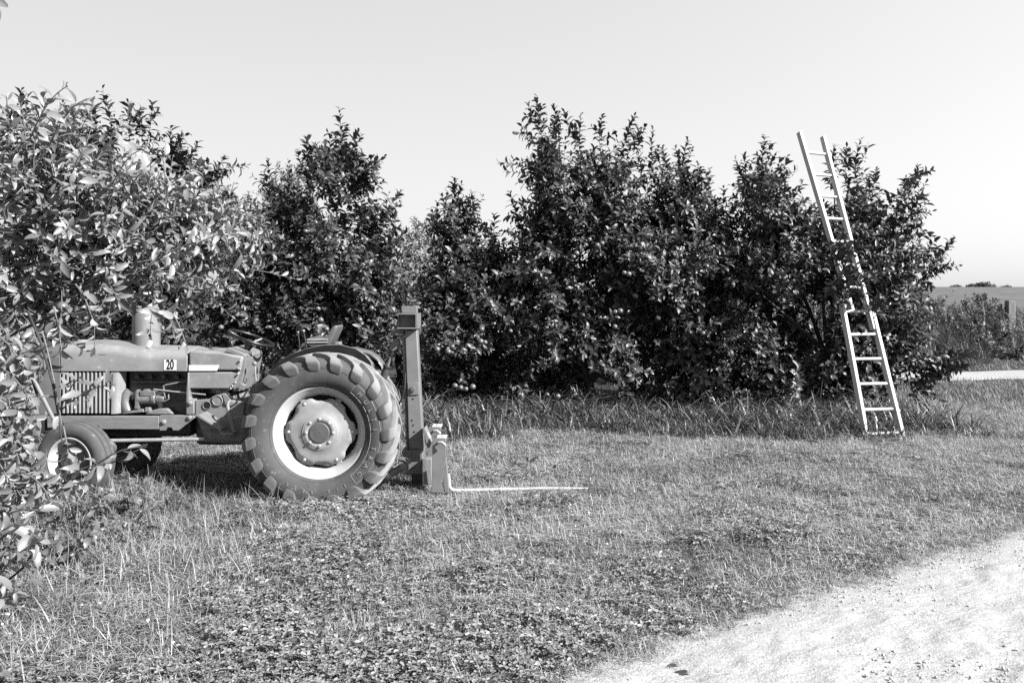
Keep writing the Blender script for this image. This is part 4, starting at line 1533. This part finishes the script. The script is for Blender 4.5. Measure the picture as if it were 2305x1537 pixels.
    mb.tube([q(343, 897, py_), q(352, 897, py_)], .05, 20)
    mb.tube([q(352, 897, py_), q(371, 897, py_)], .033, 16)
    mb.box(q(335, 885, py_), (.14, .07, .05))
    mb.box(q(331, 879, py_), (.05, .05, .03))
    part('injection_pump', mb, 'pump', t, 40, .006)
    mb = MB()
    mb.prism([(X(300), Z(921)), (X(303), Z(878)), (X(308), Z(878)), (X(309), Z(921))], YH + .02, YH + .08)
    part('pump_bracket', mb, 'pump', t, 30, .003)
    mb = MB()
    mb.tube([q(288, 925, YH + .08), q(281, 905, YH + .08), q(284, 888, YH + .08), q(292, 880, YH + .09)], [.05, .045, .045, .04], 14)
    part('filter_elbow', mb, 'pump', t, 60)
    mb = MB()
    mb.tube([q(371, 895, YH + .04), q(369, 880, YH + .03), q(368, 868, YH + .03), q(374, 866, YH + .04), q(420, 857, YH + .08)], .008, 8)
    part('fuel_pipe', mb, 'pump', t, 60)
    mb = MB()
    mb.tube([q(346, 876, YH + .03), q(390, 881, YH + .02), q(463, 888, YH + .04)], .007, 8)
    part('throttle_rod', mb, 'chrome', t, 60)
    mb = MB()
    mb.tube([q(353, 903, YH + .03), q(372, 903, YH + .02), q(380, 898, YH + .02), q(379, 888, YH + .03)], .007, 8)
    part('fuel_pipe', mb, 'pump', t, 60)
    mb = MB()
    mb.prism([(X(268), Z(932)), (X(305), Z(922)), (X(318), Z(922)), (X(322), Z(930)), (X(323), Z(918)), (X(333), Z(918)), (X(334), Z(926)), (X(352), Z(921)), (X(370), Z(921)), (X(386), Z(933))], YH + .03, YH + .09)
    part('engine_mount', mb, 'grey_iron', t, 30, .004)
    # frame rails both sides
    for yy, sg in ((YH - .03, 1), (2 * YC - YH + .03, -1)):
        mb = MB()
        mb.prism([(X(110), Z(962)), (X(110), Z(936)), (X(361), Z(936)), (X(361), Z(965)), (X(230), Z(965)), (X(225), Z(958))], yy, yy + sg * .06)
        part('frame_rail', mb, 'rail', t, 30, .005)
        mb = MB()
        mb.prism([(X(361.5), Z(968)), (X(361.5), Z(934)), (X(438), Z(934)), (X(440), Z(940)), (X(405), Z(968)), (X(392), Z(968)), (X(388), Z(961)), (X(379), Z(961)), (X(375), Z(968))], yy + .004 * sg, yy + sg * .05)
        part('rail_bracket', mb, 'grey_iron', t, 30, .004)
    for px, py in ((429, 906), (428, 939), (370, 949)):
        mb = MB()
        mb.lathe([(0, .020), (-.018, .020), (-.022, .012), (-.022, .001)], q(px, py, YH - .025), 'Y', 8)
        part('frame_bolt', mb, 'bolt', t, 30)
    mb = MB()
    mb.box(((X(150) + X(420)) / 2, YC, Z(968)), (X(420) - X(150), .36, .16))
    part('sump', mb, 'dark', t, 30, .03)
    mb = MB()
    mb.prism([(X(421), Z(932)), (X(421), Z(880)), (X(424), Z(838)), (X(427), Z(838)), (X(428), Z(898)), (X(438), Z(898)), (X(438), Z(932))], YH - .022, YC + .26)
    part('bell_flange', mb, 'grey_iron', t, 30, .006)
    # transmission housing
    mb = MB()
    mb.prism([(X(438.5), Z(932)), (X(438.5), Z(901)), (X(470), Z(899)), (X(478), Z(892)), (X(505), Z(884)), (X(516), Z(890)), (X(520), Z(902)), (X(548), Z(905)), (X(548), Z(1000)), (X(460), Z(995)), (X(452), Z(965))], YH + .0, 2 * YC - YH)
    part('transmission', mb, 'grey_iron', t, 30, .012, 3)
    mb = MB()
    mb.lathe([(0, .052), (-.012, .052), (-.018, .044), (-.010, .04), (-.012, .002)], q(490.5, 901, YH - .001), 'Y', 32)
    part('bearing_cover', mb, 'grey_iron', t, 40)
    mb = MB()
    mb.lathe([(-.002, .040), (-.010, .038), (-.010, .034), (-.003, .033)], q(466, 912, YH - .001), 'Y', 28)
    part('inspection_ring', mb, 'grey_iron', t, 40)
    mb = MB()
    mb.lathe([(-.004, .032), (-.004, .001)], q(466.5, 912, YH - .001), 'Y', 28)
    part('inspection_hole', mb, 'ink_shade', t, 40)  # flat black face, shade of the opening put into colour
    mb = MB()
    mb.box((X(600, YC), YC, .62), (1.2, .44, .42))
    part('rear_axle_housing', mb, 'engine', t, 30, .05, 3)
    # footboard, step and pedal
    mb = MB()
    mb.prism([(X(440, 7.18), Z(933, 7.18)), (X(452, 7.18), Z(931, 7.18)), (X(502, 7.18), Z(963, 7.18)), (X(503, 7.18), Z(970, 7.18)), (X(508, 7.18), Z(973, 7.18)), (X(530, 7.18), Z(973, 7.18)), (X(530, 7.18), Z(976.5, 7.18)), (X(504, 7.18), Z(976.5, 7.18)), (X(499, 7.18), Z(971, 7.18)), (X(499, 7.18), Z(966, 7.18)), (X(450, 7.18), Z(936, 7.18))], 7.12, 7.34)
    part('foot_step', mb, 'rail', t, 30, .003)
    mb = MB()
    mb.prism([(X(441, 7.2), Z(935.5, 7.2)), (X(451, 7.2), Z(937, 7.2)), (X(496, 7.2), Z(964, 7.2)), (X(458, 7.2), Z(968, 7.2))], 7.2, 7.22)
    part('step_gusset', mb, 'grey_iron', t, 30, .003)
    mb = MB()
    mb.prism([(X(458, 7.26), Z(969, 7.26)), (X(497, 7.26), Z(944, 7.26)), (X(548, 7.26), Z(935, 7.26)), (X(548, 7.26), Z(995, 7.26)), (X(468, 7.26), Z(990, 7.26))], 7.26, 7.33)
    part('side_casting', mb, 'grey_iron', t, 30, .01)
    mb = MB()
    mb.tube([q(520, 901, 7.22), q(514, 905, 7.2), q(512, 914, 7.18), q(515, 925, 7.17), q(527, 972, 7.16)], [.012, .014, .016, .017, .02], 10)
    part('brake_pedal', mb, 'grey_iron', t, 60)
    # steering rod, axle, front frame
    mb = MB()
    mb.tube([q(225, 992, 7.12), q(460, 988, 7.2)], .017, 12)
    part('drag_link', mb, 'chrome', t, 60)
    mb = MB()
    mb.tube([(X(165, 7.0), 7.08, .40), (X(165, 7.0), 8.16, .40)], .05, 14)
    mb.box((X(165, 7.2), YC, .48), (.16, .3, .18))
    part('front_axle', mb, 'engine', t, 40)
    mb = MB()
    mb.prism([(X(75), Z(975)), (X(75), Z(934)), (X(150), Z(936)), (X(150), Z(975))], YH - .01, 2 * YC - YH)
    part('front_support', mb, 'engine', t, 30, .01)
    mb = MB()
    mb.prism([(X(10, 7.2), Z(985, 7.2)), (X(12, 7.2), Z(849, 7.2)), (X(20, 7.2), Z(843, 7.2)), (X(58, 7.2), Z(846, 7.2)), (X(72, 7.2), Z(890, 7.2)), (X(86, 7.2), Z(960, 7.2)), (X(82, 7.2), Z(985, 7.2))], 7.2, 7.26)
    o = part('front_guard', mb, 'rail', t, 30, .008)
    mb = MB()
    mb.prism([(X(-40, 7.3), Z(985, 7.3)), (X(-40, 7.3), Z(850, 7.3)), (X(20, 7.3), Z(850, 7.3)), (X(20, 7.3), Z(985, 7.3))], 7.3, 7.94)
    part('front_weight', mb, 'grey_iron', t, 30, .02)
    mb = MB()
    mb.tube([q(62, 826, 7.05), q(135, 972, 7.05)], .017, 12)
    part('brace_rod', mb, 'muffler', t, 60)
    # steering wheel
    c = q(566, 761.5, YC)
    tilt = math.atan2(37, 98)
    rot = Matrix.Rotation(tilt, 3, 'Y')
    mb = MB()
    ring = [c + rot @ Vector((.218 * math.cos(a), .218 * math.sin(a), 0)) for a in np.linspace(0, 2 * math.pi, 41)]
    mb.tube(ring, .0135, 10, False)
    sw = part('steering_wheel', mb, 'black', t, 60)
    for a in (R(200), R(320), R(80)):
        mb = MB()
        e = c + rot @ Vector((.215 * math.cos(a), .215 * math.sin(a), 0))
        hc = c + rot @ Vector((0, 0, -.055))
        mb.tube([hc, e], [.014, .009], 8)
        part('spoke', mb, 'chrome', sw, 60)
    mb = MB()
    hc = c + rot @ Vector((0, 0, -.05))
    mb.tube([c + rot @ Vector((0, 0, -.015)), c + rot @ Vector((0, 0, -.03)), hc, c + rot @ Vector((0, 0, -.11))], [.03, .052, .05, .03], 20)
    part('hub', mb, 'black', sw, 50)
    mb = MB()
    mb.tube([c + rot @ Vector((0, 0, -.1)), q(543, 830, YC), q(535, 880, YC)], [.028, .034, .034], 14)
    part('steering_column', mb, 'engine', t, 50)
    # levers
    for (x0, y0), (x1, y1), Y, kr, m in (((577, 866), (573, 818), 7.35, .022, 'chrome'), ((585, 860), (592, 822), 7.4, .012, 'dark'), ((675, 785), (671, 748), 7.5, .012, 'dark'), ((690, 782), (683, 745), 7.5, .016, 'dark')):
        mb = MB()
        mb.tube([q(x0, y0, Y), q(x1, y1, Y)], .0075, 8)
        lv = part('lever', mb, m, t, 60)
        mb = MB()
        mb.ball(q(x1, y1, Y), kr, 8)
        part('knob', mb, 'grey_iron' if m == 'chrome' else 'pump', lv, 60)
    mb = MB()
    mb.prism([(X(555), Z(905)), (X(560), Z(875)), (X(566), Z(858)), (X(572), Z(858)), (X(572), Z(848)), (X(564), Z(848)), (X(564), Z(844)), (X(577), Z(844)), (X(577), Z(880)), (X(570), Z(905))], YH + .06, YH + .12)
    part('lever_quadrant', mb, 'grey_iron', t, 30, .004)
    # seat
    mb = MB()
    YS = 7.5
    side = [(688, 778), (687, 768), (692, 761), (702, 759), (730, 760), (738, 752), (746, 738), (752, 732), (759, 734), (757, 742), (748, 762), (742, 775), (736, 780), (700, 782)]
    mb.prism([((x - CX) * YS / FPX, EYE - (y - HY) * YS / FPX) for x, y in side], YS, YS + .30)
    st = part('seat', mb, 'seat', t, 40, .022, 3)
    mb = MB()
    for yy in (765.5, 771.5):
        mb.tube([q(691, yy, YS - .004), q(738, yy - 1, YS - .004)], .009, 8)
    part('seat_piping', mb, 'chrome', st, 60)
    mb = MB()
    mb.tube([q(715, 780, YC), q(715, 800, YC)], .06, 14)
    part('seat_post', mb, 'engine', t, 60)
    # fenders
    def fender(name, y_in, y_out, yref, lab=None):
        xf = lambda px: (px - CX) * yref / FPX
        zf = lambda py: EYE - (py - HY) * yref / FPX
        outer = [(604, 850), (612, 828), (628, 814), (652, 799), (690, 785), (728, 777), (765, 776), (800, 785), (822, 799), (834, 814), (839, 838)]
        inner = [(832, 842), (800, 850), (760, 855), (700, 860), (650, 870), (610, 880)]
        mb = MB()
        mb.prism([(xf(x), zf(y)) for x, y in outer + inner], y_in, y_in + .012 * (1 if y_out < y_in else -1))
        fd = part(name, mb, 'black', t, 30)
        mb = MB()
        k = len(outer)
        vs = [(xf(x), y_in + .006, zf(y) + .004) for x, y in outer] + [(xf(x), y_out, zf(y) - .025 - .02 * (i in (0, k - 1))) for i, (x, y) in enumerate(outer)]
        mb.add(vs, [(i, i + 1, k + i + 1, k + i) for i in range(k - 1)])
        tp = part('fender_top', mb, 'nose', fd, 60)
        m2 = tp.modifiers.new('thick', 'SOLIDIFY')
        m2.thickness = .008
        return fd
    fender('fender', 7.225, 7.40, 7.225)
    fender('fender', 8.015, 7.84, 7.225).location.z -= .07
    mb = MB()
    mb.box(q(850, 846, 7.2), (.035, .02, .075), Matrix.Rotation(-.5, 3, 'Y'))
    part('tail_plate', mb, 'white', t, 30, .004)
    mb = MB()
    mb.box(q(790, 789, 7.45), (.2, .2, .03), Matrix.Rotation(.25, 3, 'Y'))
    part('tool_tray', mb, 'rail', t, 30, .006)
    mb = MB()
    mb.box(q(762, 780, 7.5), (.05, .1, .09))
    part('seat_bracket', mb, 'rail', t, 30, .006)
    # wheels
    w = rear_wheel(t, (-1.655, 7.03, .618), True)
    w.scale = (1.03, 1.03, 1.03)
    sidewall_text(w, 'MULTI TRAC', .478, R(43), R(9.6), .052)
    sidewall_text(w, 'I/S REAR 6 PLY', .482, R(-62), R(8.4), .040)
    # thin moulded frame round the name
    mb = MB()
    for rr in (.437, .520):
        uu = -float(np.interp(rr, [.42, .47, .515, .56], [.200, .220, .222, .215]))
        mb.tube([(rr * math.cos(a), uu, rr * math.sin(a)) for a in np.linspace(R(52), R(-52), 40)], .0028, 5)
    for aa in (R(52), R(-52)):
        mb.tube([(rr * math.cos(aa), -float(np.interp(rr, [.42, .47, .515, .56], [.200, .220, .222, .215])), rr * math.sin(aa)) for rr in np.linspace(.437, .52, 6)], .0028, 5)
    link('lettering_frame', mb.mesh('lettering_frame', M['letter'], smooth=60), w)
    rear_wheel(t, (-1.76, 7.90, .60), False)
    front_wheel(t, (X(160, 7.0), 7.08, .34), True, R(-9))
    front_wheel(t, (X(160, 7.0), 8.02, .34), False, R(-9))


# ------------------------------------------------------------------ fork lift mast hung on the back of the tractor
def build_mast():
    Y = 7.45
    X = lambda px, y=Y: (px - CX) * y / FPX
    Z = lambda py, y=Y: EYE - (py - HY) * y / FPX
    r = empty('fork_lift', (X(940), 7.5, 0))
    tag(r, 'grey fork lift mast hitched behind the tractor', 'fork lift')
    mb = MB()                                            # tall rectangular tube, leaning slightly
    mb.prism([(X(911), Z(742)), (X(939), Z(742)), (X(953), Z(1012)), (X(919), Z(1012))], Y, Y + .13)
    part('mast', mb, 'mast', r, 30, .012, 3)
    mb = MB()
    mb.prism([(X(904.5), Z(760)), (X(910.5), Z(760)), (X(918.5), Z(1010)), (X(914), Z(1010))], Y + .02, Y + .11)
    part('mast_flange', mb, 'mastd', r, 30, .003)
    mb = MB()
    mb.prism([(X(878), Z(752)), (X(878), Z(744)), (X(908), Z(742)), (X(908), Z(753))], Y + .03, Y + .1)
    part('cylinder_lug', mb, 'mastd', r, 30, .003)
    # cross tube at the head, open towards us
    x0, x1, z0, z1 = X(893, 7.36), X(940.5, 7.36), Z(740.5, 7.36), Z(705.5, 7.36)
    th = .012
    mb = MB()
    y0, y1 = 7.36, 7.36 + .26
    mb.box(((x0 + x1) / 2, (y0 + y1) / 2, z1 - th / 2), (x1 - x0, y1 - y0, th))
    mb.box(((x0 + x1) / 2, (y0 + y1) / 2, z0 + th / 2), (x1 - x0, y1 - y0, th))
    mb.box((x1 - .012, (y0 + y1) / 2, (z0 + z1) / 2), (.024, y1 - y0, z1 - z0 - 2 * th))
    mb.box((x0 + .005, (y0 + y1) / 2 + .05, (z0 + z1) / 2), (.01, y1 - y0 - .1, z1 - z0 - 2 * th))
    mb.box(((x0 + x1) / 2 - .005, y0 + .13, (z0 + z1) / 2), (x1 - x0 - .034, .01, z1 - z0 - 2 * th))
    part('head_tube', mb, 'mast', r, 30, .003)
    mb = MB()
    mb.prism([(X(904), Z(705)), (X(903), Z(689.5)), (X(938), Z(689)), (X(937.5), Z(705))], Y + .0, Y + .12)
    part('head_stub', mb, 'mast', r, 30, .004)
    # bolted plate on the mast
    mb = MB()
    mb.prism([(X(918.5), Z(889)), (X(917.5), Z(861)), (X(941.5), Z(860)), (X(942.5), Z(888))], Y - .012, Y - .001)
    bp = part('bolt_plate', mb, 'mast', r, 30, .003)
    mb = MB()
    mb.lathe([(0, .026), (-.022, .026), (-.024, .018), (-.024, .001)], q(930, 875, Y - .012), 'Y', 6)
    part('nut', mb, 'mastd', bp, 30)
    for px, py in ((929, 898), (927, 946), (930, 957), (932, 972)):
        mb = MB()
        mb.lathe([(-.0015, .009), (-.0015, .0005)], q(px, py, Y), 'Y', 12)
        part('bolt_hole', mb, 'ink_shade', r)  # black spot on the mast, hole shade painted on
    # base box, link plate
    mb = MB()
    mb.prism([(X(914), Z(1066)), (X(905), Z(1040)), (X(905), Z(1013)), (X(952.5), Z(1011.5)), (X(951), Z(1066))], Y - .03, Y + .2)
    part('hitch_box', mb, 'mastd', r, 30, .006)
    mb = MB()
    mb.box(((X(926) + X(951)) / 2, Y + .1, Z(1083)), (X(951) - X(926), .18, .14))
    part('hitch_foot', mb, 'dark', r, 30)
    for yy in (7.25, 7.95):
        mb = MB()
        mb.prism([(X(893, 7.25), Z(1062, 7.25)), (X(899, 7.25), Z(1027, 7.25)), (X(924, 7.25), Z(1033, 7.25)), (X(912, 7.25), Z(1071, 7.25))], yy, yy + .016)
        part('link_plate', mb, 'mast', r, 30, .003)
        mb = MB()
        mb.tube([(X(880, 7.25), yy - .02, Z(1066, 7.25)), (X(905, 7.25), yy - .02, Z(1050, 7.25))], [.03, .03], 12)
        mb.tube([(X(906, 7.25), yy - .045, Z(1047, 7.25)), (X(906, 7.25), yy + .02, Z(1047, 7.25))], .02, 10)
        part('lift_arm', mb, 'dark', r, 50)
        mb = MB()
        mb.tube([(X(904 + 15 * math.cos(a), 7.25), yy - .006, Z(1050 - 17 * math.sin(a), 7.25)) for a in np.linspace(-.6, 1.9, 12)], .007, 6)
        part('weld_ring', mb, 'mast', r, 60)
    # tilt cylinder
    mb = MB()
    a, b = q(858, 862, 7.55), q(888, 783, 7.55)
    mb.tube([a, a.lerp(b, .45)], .036, 14)
    mb.tube([a.lerp(b, .45), a.lerp(b, .5)], .045, 14)
    mb.tube([a.lerp(b, .8), b], [.032, .04], 14)
    tc = part('tilt_cylinder', mb, 'engine', r, 50)
    mb = MB()
    mb.tube([a.lerp(b, .45), a.lerp(b, .9)], .017, 12)
    part('piston_rod', mb, 'mast', tc, 60)
    mb = MB()
    mb.prism([((x - CX) * 7.5 / FPX, EYE - (y - HY) * 7.5 / FPX) for x, y in ((874, 786), (885, 764), (896, 762), (900, 772), (896, 784), (884, 791))], 7.5, 7.58)
    part('clevis', mb, 'mastd', tc, 40, .006)
    mb = MB()
    mb.tube([q(912, 840, 7.42), q(911, 875, 7.40), q(903, 900, 7.40), q(896, 912, 7.42)], .009, 8)
    part('hydraulic_hose', mb, 'dark', r, 60)
    # planks bolted across the carriage
    mb = MB()
    mb.prism([(X(951, 7.3), Z(966, 7.3)), (X(956, 7.3), Z(963, 7.3)), (X(971, 7.3), Z(997, 7.3)), (X(966, 7.3), Z(1009, 7.3)), (X(961, 7.3), Z(1007, 7.3))], 7.3, 7.46)
    part('leaning_plank', mb, 'wood', r, 30, .004)
    mb = MB()
    mb.prism([(X(953.5, 7.3), Z(1091, 7.3)), (X(953, 7.3), Z(1033, 7.3)), (X(970.5, 7.3), Z(1033, 7.3)), (X(971.5, 7.3), Z(1090, 7.3))], 7.3, 7.42)
    part('timber_block', mb, 'wood', r, 30, .005)
    mb = MB()
    for px, py in ((960, 975), (963, 979), (965, 983)):
        mb.tube([q(px - 4, py, 7.34), q(px + 4, py + 1, 7.34)], .012, 8)
    part('rope_wrap', mb, 'ladder', r, 60)
    # fork brackets and tines
    for dy, dpx in ((0.0, 0), (0.62, 26)):
        y0 = 7.1 + dy
        Xb = lambda px, o=dpx: (px - o - CX) * 7.1 / FPX
        Zb = lambda py: EYE - (py - HY) * 7.1 / FPX
        mb = MB()
        mb.prism([(Xb(971.5), Zb(1108)), (Xb(973.5), Zb(985.5)), (Xb(1003), Zb(985.5)), (Xb(1004), Zb(1030)), (Xb(998), Zb(1062)), (Xb(990), Zb(1108.5))], y0, y0 + .012)
        part('fork_plate', mb, 'mast', r, 30, .003)
        mb = MB()
        mb.box(((Xb(982) + Xb(1003.5)) / 2, y0 + .09, Zb(985) - .006), (Xb(1003.5) - Xb(982), .156, .012))
        tp = part('lit_top_plate', mb, 'ladder', r, 30, .002)  # steel plate in a pale tone: sunlight on it painted as colour
        for k in range(5):
            mb = MB()
            mb.lathe([(.0015, .006), (.0015, .0005)], ((Xb(982) + Xb(1003.5)) / 2, y0 + .03 + k * .028, Zb(985)), 'Z', 8)
            part('rivet_hole', mb, 'ink_shade', tp)  # black dot painted for the dark of a perforation
        mb = MB()
        mb.prism([(Xb(971.5), Zb(1000)), (Xb(973.5), Zb(985.8)), (Xb(1003), Zb(985.8)), (Xb(1003), Zb(1000))], y0 + .168, y0 + .18)
        part('back_web', mb, 'mast', r, 30, .003)
        mb = MB()
        mb.prism([(Xb(994), Zb(1075)), (Xb(1003), Zb(1030)), (Xb(1006), Zb(1062)), (Xb(1010), Zb(1112)), (Xb(1000), Zb(1111))], y0 + .05, y0 + .10)
        part('fork_heel', mb, 'mast', r, 30, .005)
        mb = MB()
        mb.tube([(Xb(988), y0 - .05, Zb(995)), (Xb(988), y0 + .02, Zb(995))], .010, 10)
        mb.tube([(Xb(987), y0 - .05, Zb(993)), (Xb(996), y0 - .05, Zb(993)), (Xb(1004), y0 - .05, Zb(1000))], [.008, .014, .010], 8)
        pin = part('locking_pin', mb, 'chrome', r, 50)
        # tine: bent bar lying just above the turf
        mb = MB()
        ya = y0 + .08
        pts = [(Xb(1007), ya, .20), (Xb(1009), ya, .085), (Xb(1015), ya + .005, .052), (Xb(1026), ya + .01, .044), (Xb(1150), ya + .08, .040), (Xb(1250), ya + .14, .034), (Xb(1330), ya + .19, .022)]
        if dy == 0:
            mb.tube(pts, [.019, .020, .020, .019, .018, .016, .010], 10)
            part('fork_tine', mb, 'tine', r, 60)
    return r


# ------------------------------------------------------------------ ladder
def build_ladder():
    r = empty('ladder', (4.77, 10.2, 0))
    tag(r, 'bleached wooden ladder leaning into the end tree', 'ladder')
    L0, R0 = Vector((4.535, 10.15, .0)), Vector((4.995, 10.26, .0))

    def on(px, py, Y):
        return q(px, py, Y)
    depth = lambda py: 10.17 + (985 - py) / 690 * 1.2
    ll0, ll1 = on(1950, 986, depth(986)), on(1893.5, 676, depth(676))
    lr0, lr1 = on(2031, 984, depth(984) + .10), on(1962, 700, depth(700) + .12)
    ul0, ul1 = on(1917, 700, depth(700) + .07), on(1799, 298, depth(298))
    ur0, ur1 = on(1966, 742, depth(742) + .12), on(1852, 308, depth(308) + .14)
    rung = (R0 - L0).normalized()

    def stile(a, b, name):
        al = (b - a).normalized()
        nn = rung.cross(al).normalized()
        if nn.y > 0:
            nn = -nn
        sd = al.cross(nn).normalized()
        mb = MB()
        vs = []
        for p in (a, b):
            for u, v in ((-.023, -.041), (.023, -.041), (.023, .041), (-.023, .041)):
                vs.append(p + sd * u + nn * v)
        mb.add(vs, [(0, 1, 2, 3), (4, 7, 6, 5), (0, 4, 5, 1), (1, 5, 6, 2), (2, 6, 7, 3), (3, 7, 4, 0)])
        return part(name, mb, 'ladder', r, 30, .004)
    for a, b in ((ll0, ll1), (lr0, lr1), (ul0, ul1), (ur0, ur1)):
        stile(a, b, 'stile')

    def at_row(a, b, py):
        lo, hi = 0.0, 1.0
        for _ in range(40):
            m = (lo + hi) / 2
            p = a.lerp(b, m)
            if HY - (p.z - EYE) * FPX / p.y > py:
                lo = m
            else:
                hi = m
        return a.lerp(b, lo)
    for pl, pr, up in ((977, 973, 0), (922, 920, 0), (864, 863, 0), (808, 807, 0), (753, 752, 0), (701, 700.5, 0), (645, 648, 1), (595, 598, 1), (542, 545, 1), (491, 494, 1), (441, 444, 1), (392, 396, 1), (343, 348, 1)):
        A, B = ((ul0, ul1), (ur0, ur1)) if up else ((ll0, ll1), (lr0, lr1))
        a, b = at_row(*A, pl), at_row(*B, pr)
        mb = MB()
        mb.tube([a - (b - a) * .02, b + (b - a) * .02], .020, 12)
        part('rung', mb, 'ladder', r, 60)


# ------------------------------------------------------------------ small growth, fence post, far trees
def broad_weed(px, py, n, size, label, seed):
    Y = gy(py)
    b = Vector(((px - CX) * Y / FPX, Y, 0))
    root = empty('broadleaf_weed', b)
    rr = random.Random(seed)
    me = []
    for tv, tf in LEAF_FINE[:3]:
        me.append(raw_mesh('leaf', tv * np.array([1.25, 1, 1]), [i for f in tf for i in f], [len(f) for f in tf], M['dock']))
    for k in range(n):
        a = 6.283 * k / n + rr.uniform(-.3, .3)
        el = rr.uniform(.35, 1.0)
        D = Vector((math.cos(a) * math.cos(el), math.sin(a) * math.cos(el), math.sin(el)))
        S = Vector((-math.sin(a), math.cos(a), 0))
        N = -D.cross(S)
        if N.z < 0:
            N, S = -N, -S
        o = link('leaf', me[k % 3], root)
        Sx = D.cross(N)
        m = Matrix((Sx, D, N)).transposed().to_4x4()
        s = size * rr.uniform(.7, 1.15)
        o.matrix_local = Matrix.Translation((0, 0, .01)) @ m @ Matrix.Scale(s, 4)
    tag(root, label, 'weed', 'broadleaf weeds in the turf')


def build_small():
    broad_weed(1185, 1052, 8, .17, 'broadleaf weed standing alone in the turf beyond the fork tine', 1)
    broad_weed(1245, 1062, 6, .11, 'smaller broadleaf weed beside the one beyond the fork tine', 2)
    broad_weed(650, 1152, 5, .12, 'upright broad leaf weed against the rear tyre', 3)
    broad_weed(350, 1200, 7, .11, 'broad leaved weed in the grass ahead of the rear tyre', 4)
    broad_weed(1120, 1040, 5, .12, 'broad leaved weed between the fork lift and the lone weed', 5)
    broad_weed(1730, 1010, 6, .12, 'broad leaved weed at the edge of the long grass', 6)
    # fence post
    mb = MB()
    Y = 27.0
    b = q(2273, 745, Y)
    b.z = float(ground_z(b.x, b.y)) - .1
    mb.prism([(-.13, 0), (.13, 0), (.125, .5), (.12, 1.16), (-.11, 1.19), (-.125, .5)], -.12, .12)
    for v in mb.v:
        v += b
    o = part('fence_post', mb, 'post', None, 30, .02)
    tag(o, 'thick weathered fence post standing in the bank weeds', 'fence post')
    # bushes on the bank
    for i, (px, py, Y, rx, ry, lab, lm) in enumerate([
        (2190, 770, 22.5, 60, 42, 'dark bush on the bank in front of the fence post', 'leaf'),
        (2285, 790, 22.0, 60, 34, 'low rounded bush at the edge of the lane', 'weed'),
        (2205, 700, 27.5, 26, 28, 'small upright bush left of the fence post', 'leaf'),
        (2110, 730, 25, 60, 45, 'grey leafy bush just behind the end tree', 'weed'),
        (2090, 690, 30, 50, 25, 'pale bush at the top of the bank behind the end tree', 'weed'),
        (2240, 735, 25.5, 40, 30, 'pale tangled bush between the fence post and the dark bush', 'weed'),
    ]):
        c = q(px, py, Y)
        base = Vector((c.x, c.y, float(ground_z(c.x, c.y))))
        root = empty('bush', base)
        cr = Crown()
        s = Y / FPX
        fill_lobe(cr, c, (rx * s, .6, ry * s), 90, .11, clump=.8, thr=-.4, slen=(.2, .4), zmin=0.0, seed=20 + i)
        P, D, N, L = cr.arrays()
        v, fl, ls = leaves_to_arrays(P - np.array(base), D, N, L, LEAF_FAR, rng.integers(0, 2, len(P)))
        o = link('crown', raw_mesh('crown', v, fl, ls, M[lm]), root)
        o['kind'] = 'stuff'
        mb = MB()
        for k in range(4):
            mb.tube([base + Vector((random.uniform(-.1, .1), 0, -.05)), c + Vector((random.uniform(-.4, .4) * rx * s, random.uniform(-.2, .2), ry * s * .3))], [.025, .008], 6)
        part('stems', mb, 'bark', root, 60)
        tag(root, lab, 'bush', 'bushes on the bank')
    # trees on the skyline
    for i, (px, py, Y, rx, ry, lab) in enumerate([
        (2218, 644, 150, 22, 7, 'widest small tree on the far skyline'),
        (2152, 649, 150, 9, 4, 'small tree on the skyline nearest the end tree'),
        (2187, 647, 150, 9, 5, 'rounded tree beside the widest one on the skyline'),
        (2264, 649, 150, 7, 3, 'smallest bush-like tree on the far skyline'),
    ]):
        c = q(px, py, Y)
        base = Vector((c.x, c.y, float(ground_z(c.x, c.y))))
        root = empty('far_tree', base)
        cr = Crown()
        s = Y / FPX
        fill_lobe(cr, c, (rx * s, 1.2, ry * s), int(30 + rx * 6), .32, clump=1.0, thr=-.25, slen=(.2, .4), nl=(8, 12), seed=40 + i, zmin=0)
        P, D, N, L = cr.arrays()
        v, fl, ls = leaves_to_arrays(P - np.array(base), D, N, L, LEAF_FAR, rng.integers(0, 2, len(P)))
        o = link('crown', raw_mesh('crown', v, fl, ls, M['weed']), root)
        o['kind'] = 'stuff'
        mb = MB()
        mb.tube([base + Vector((0, 0, -.2)), c], [.16, .06], 7)
        part('trunk', mb, 'bark', root, 60)
        tag(root, lab, 'tree', 'trees on the skyline')


build_tractor()
build_mast()
build_ladder()
build_trees()
near_tree()
build_grass()
build_small()
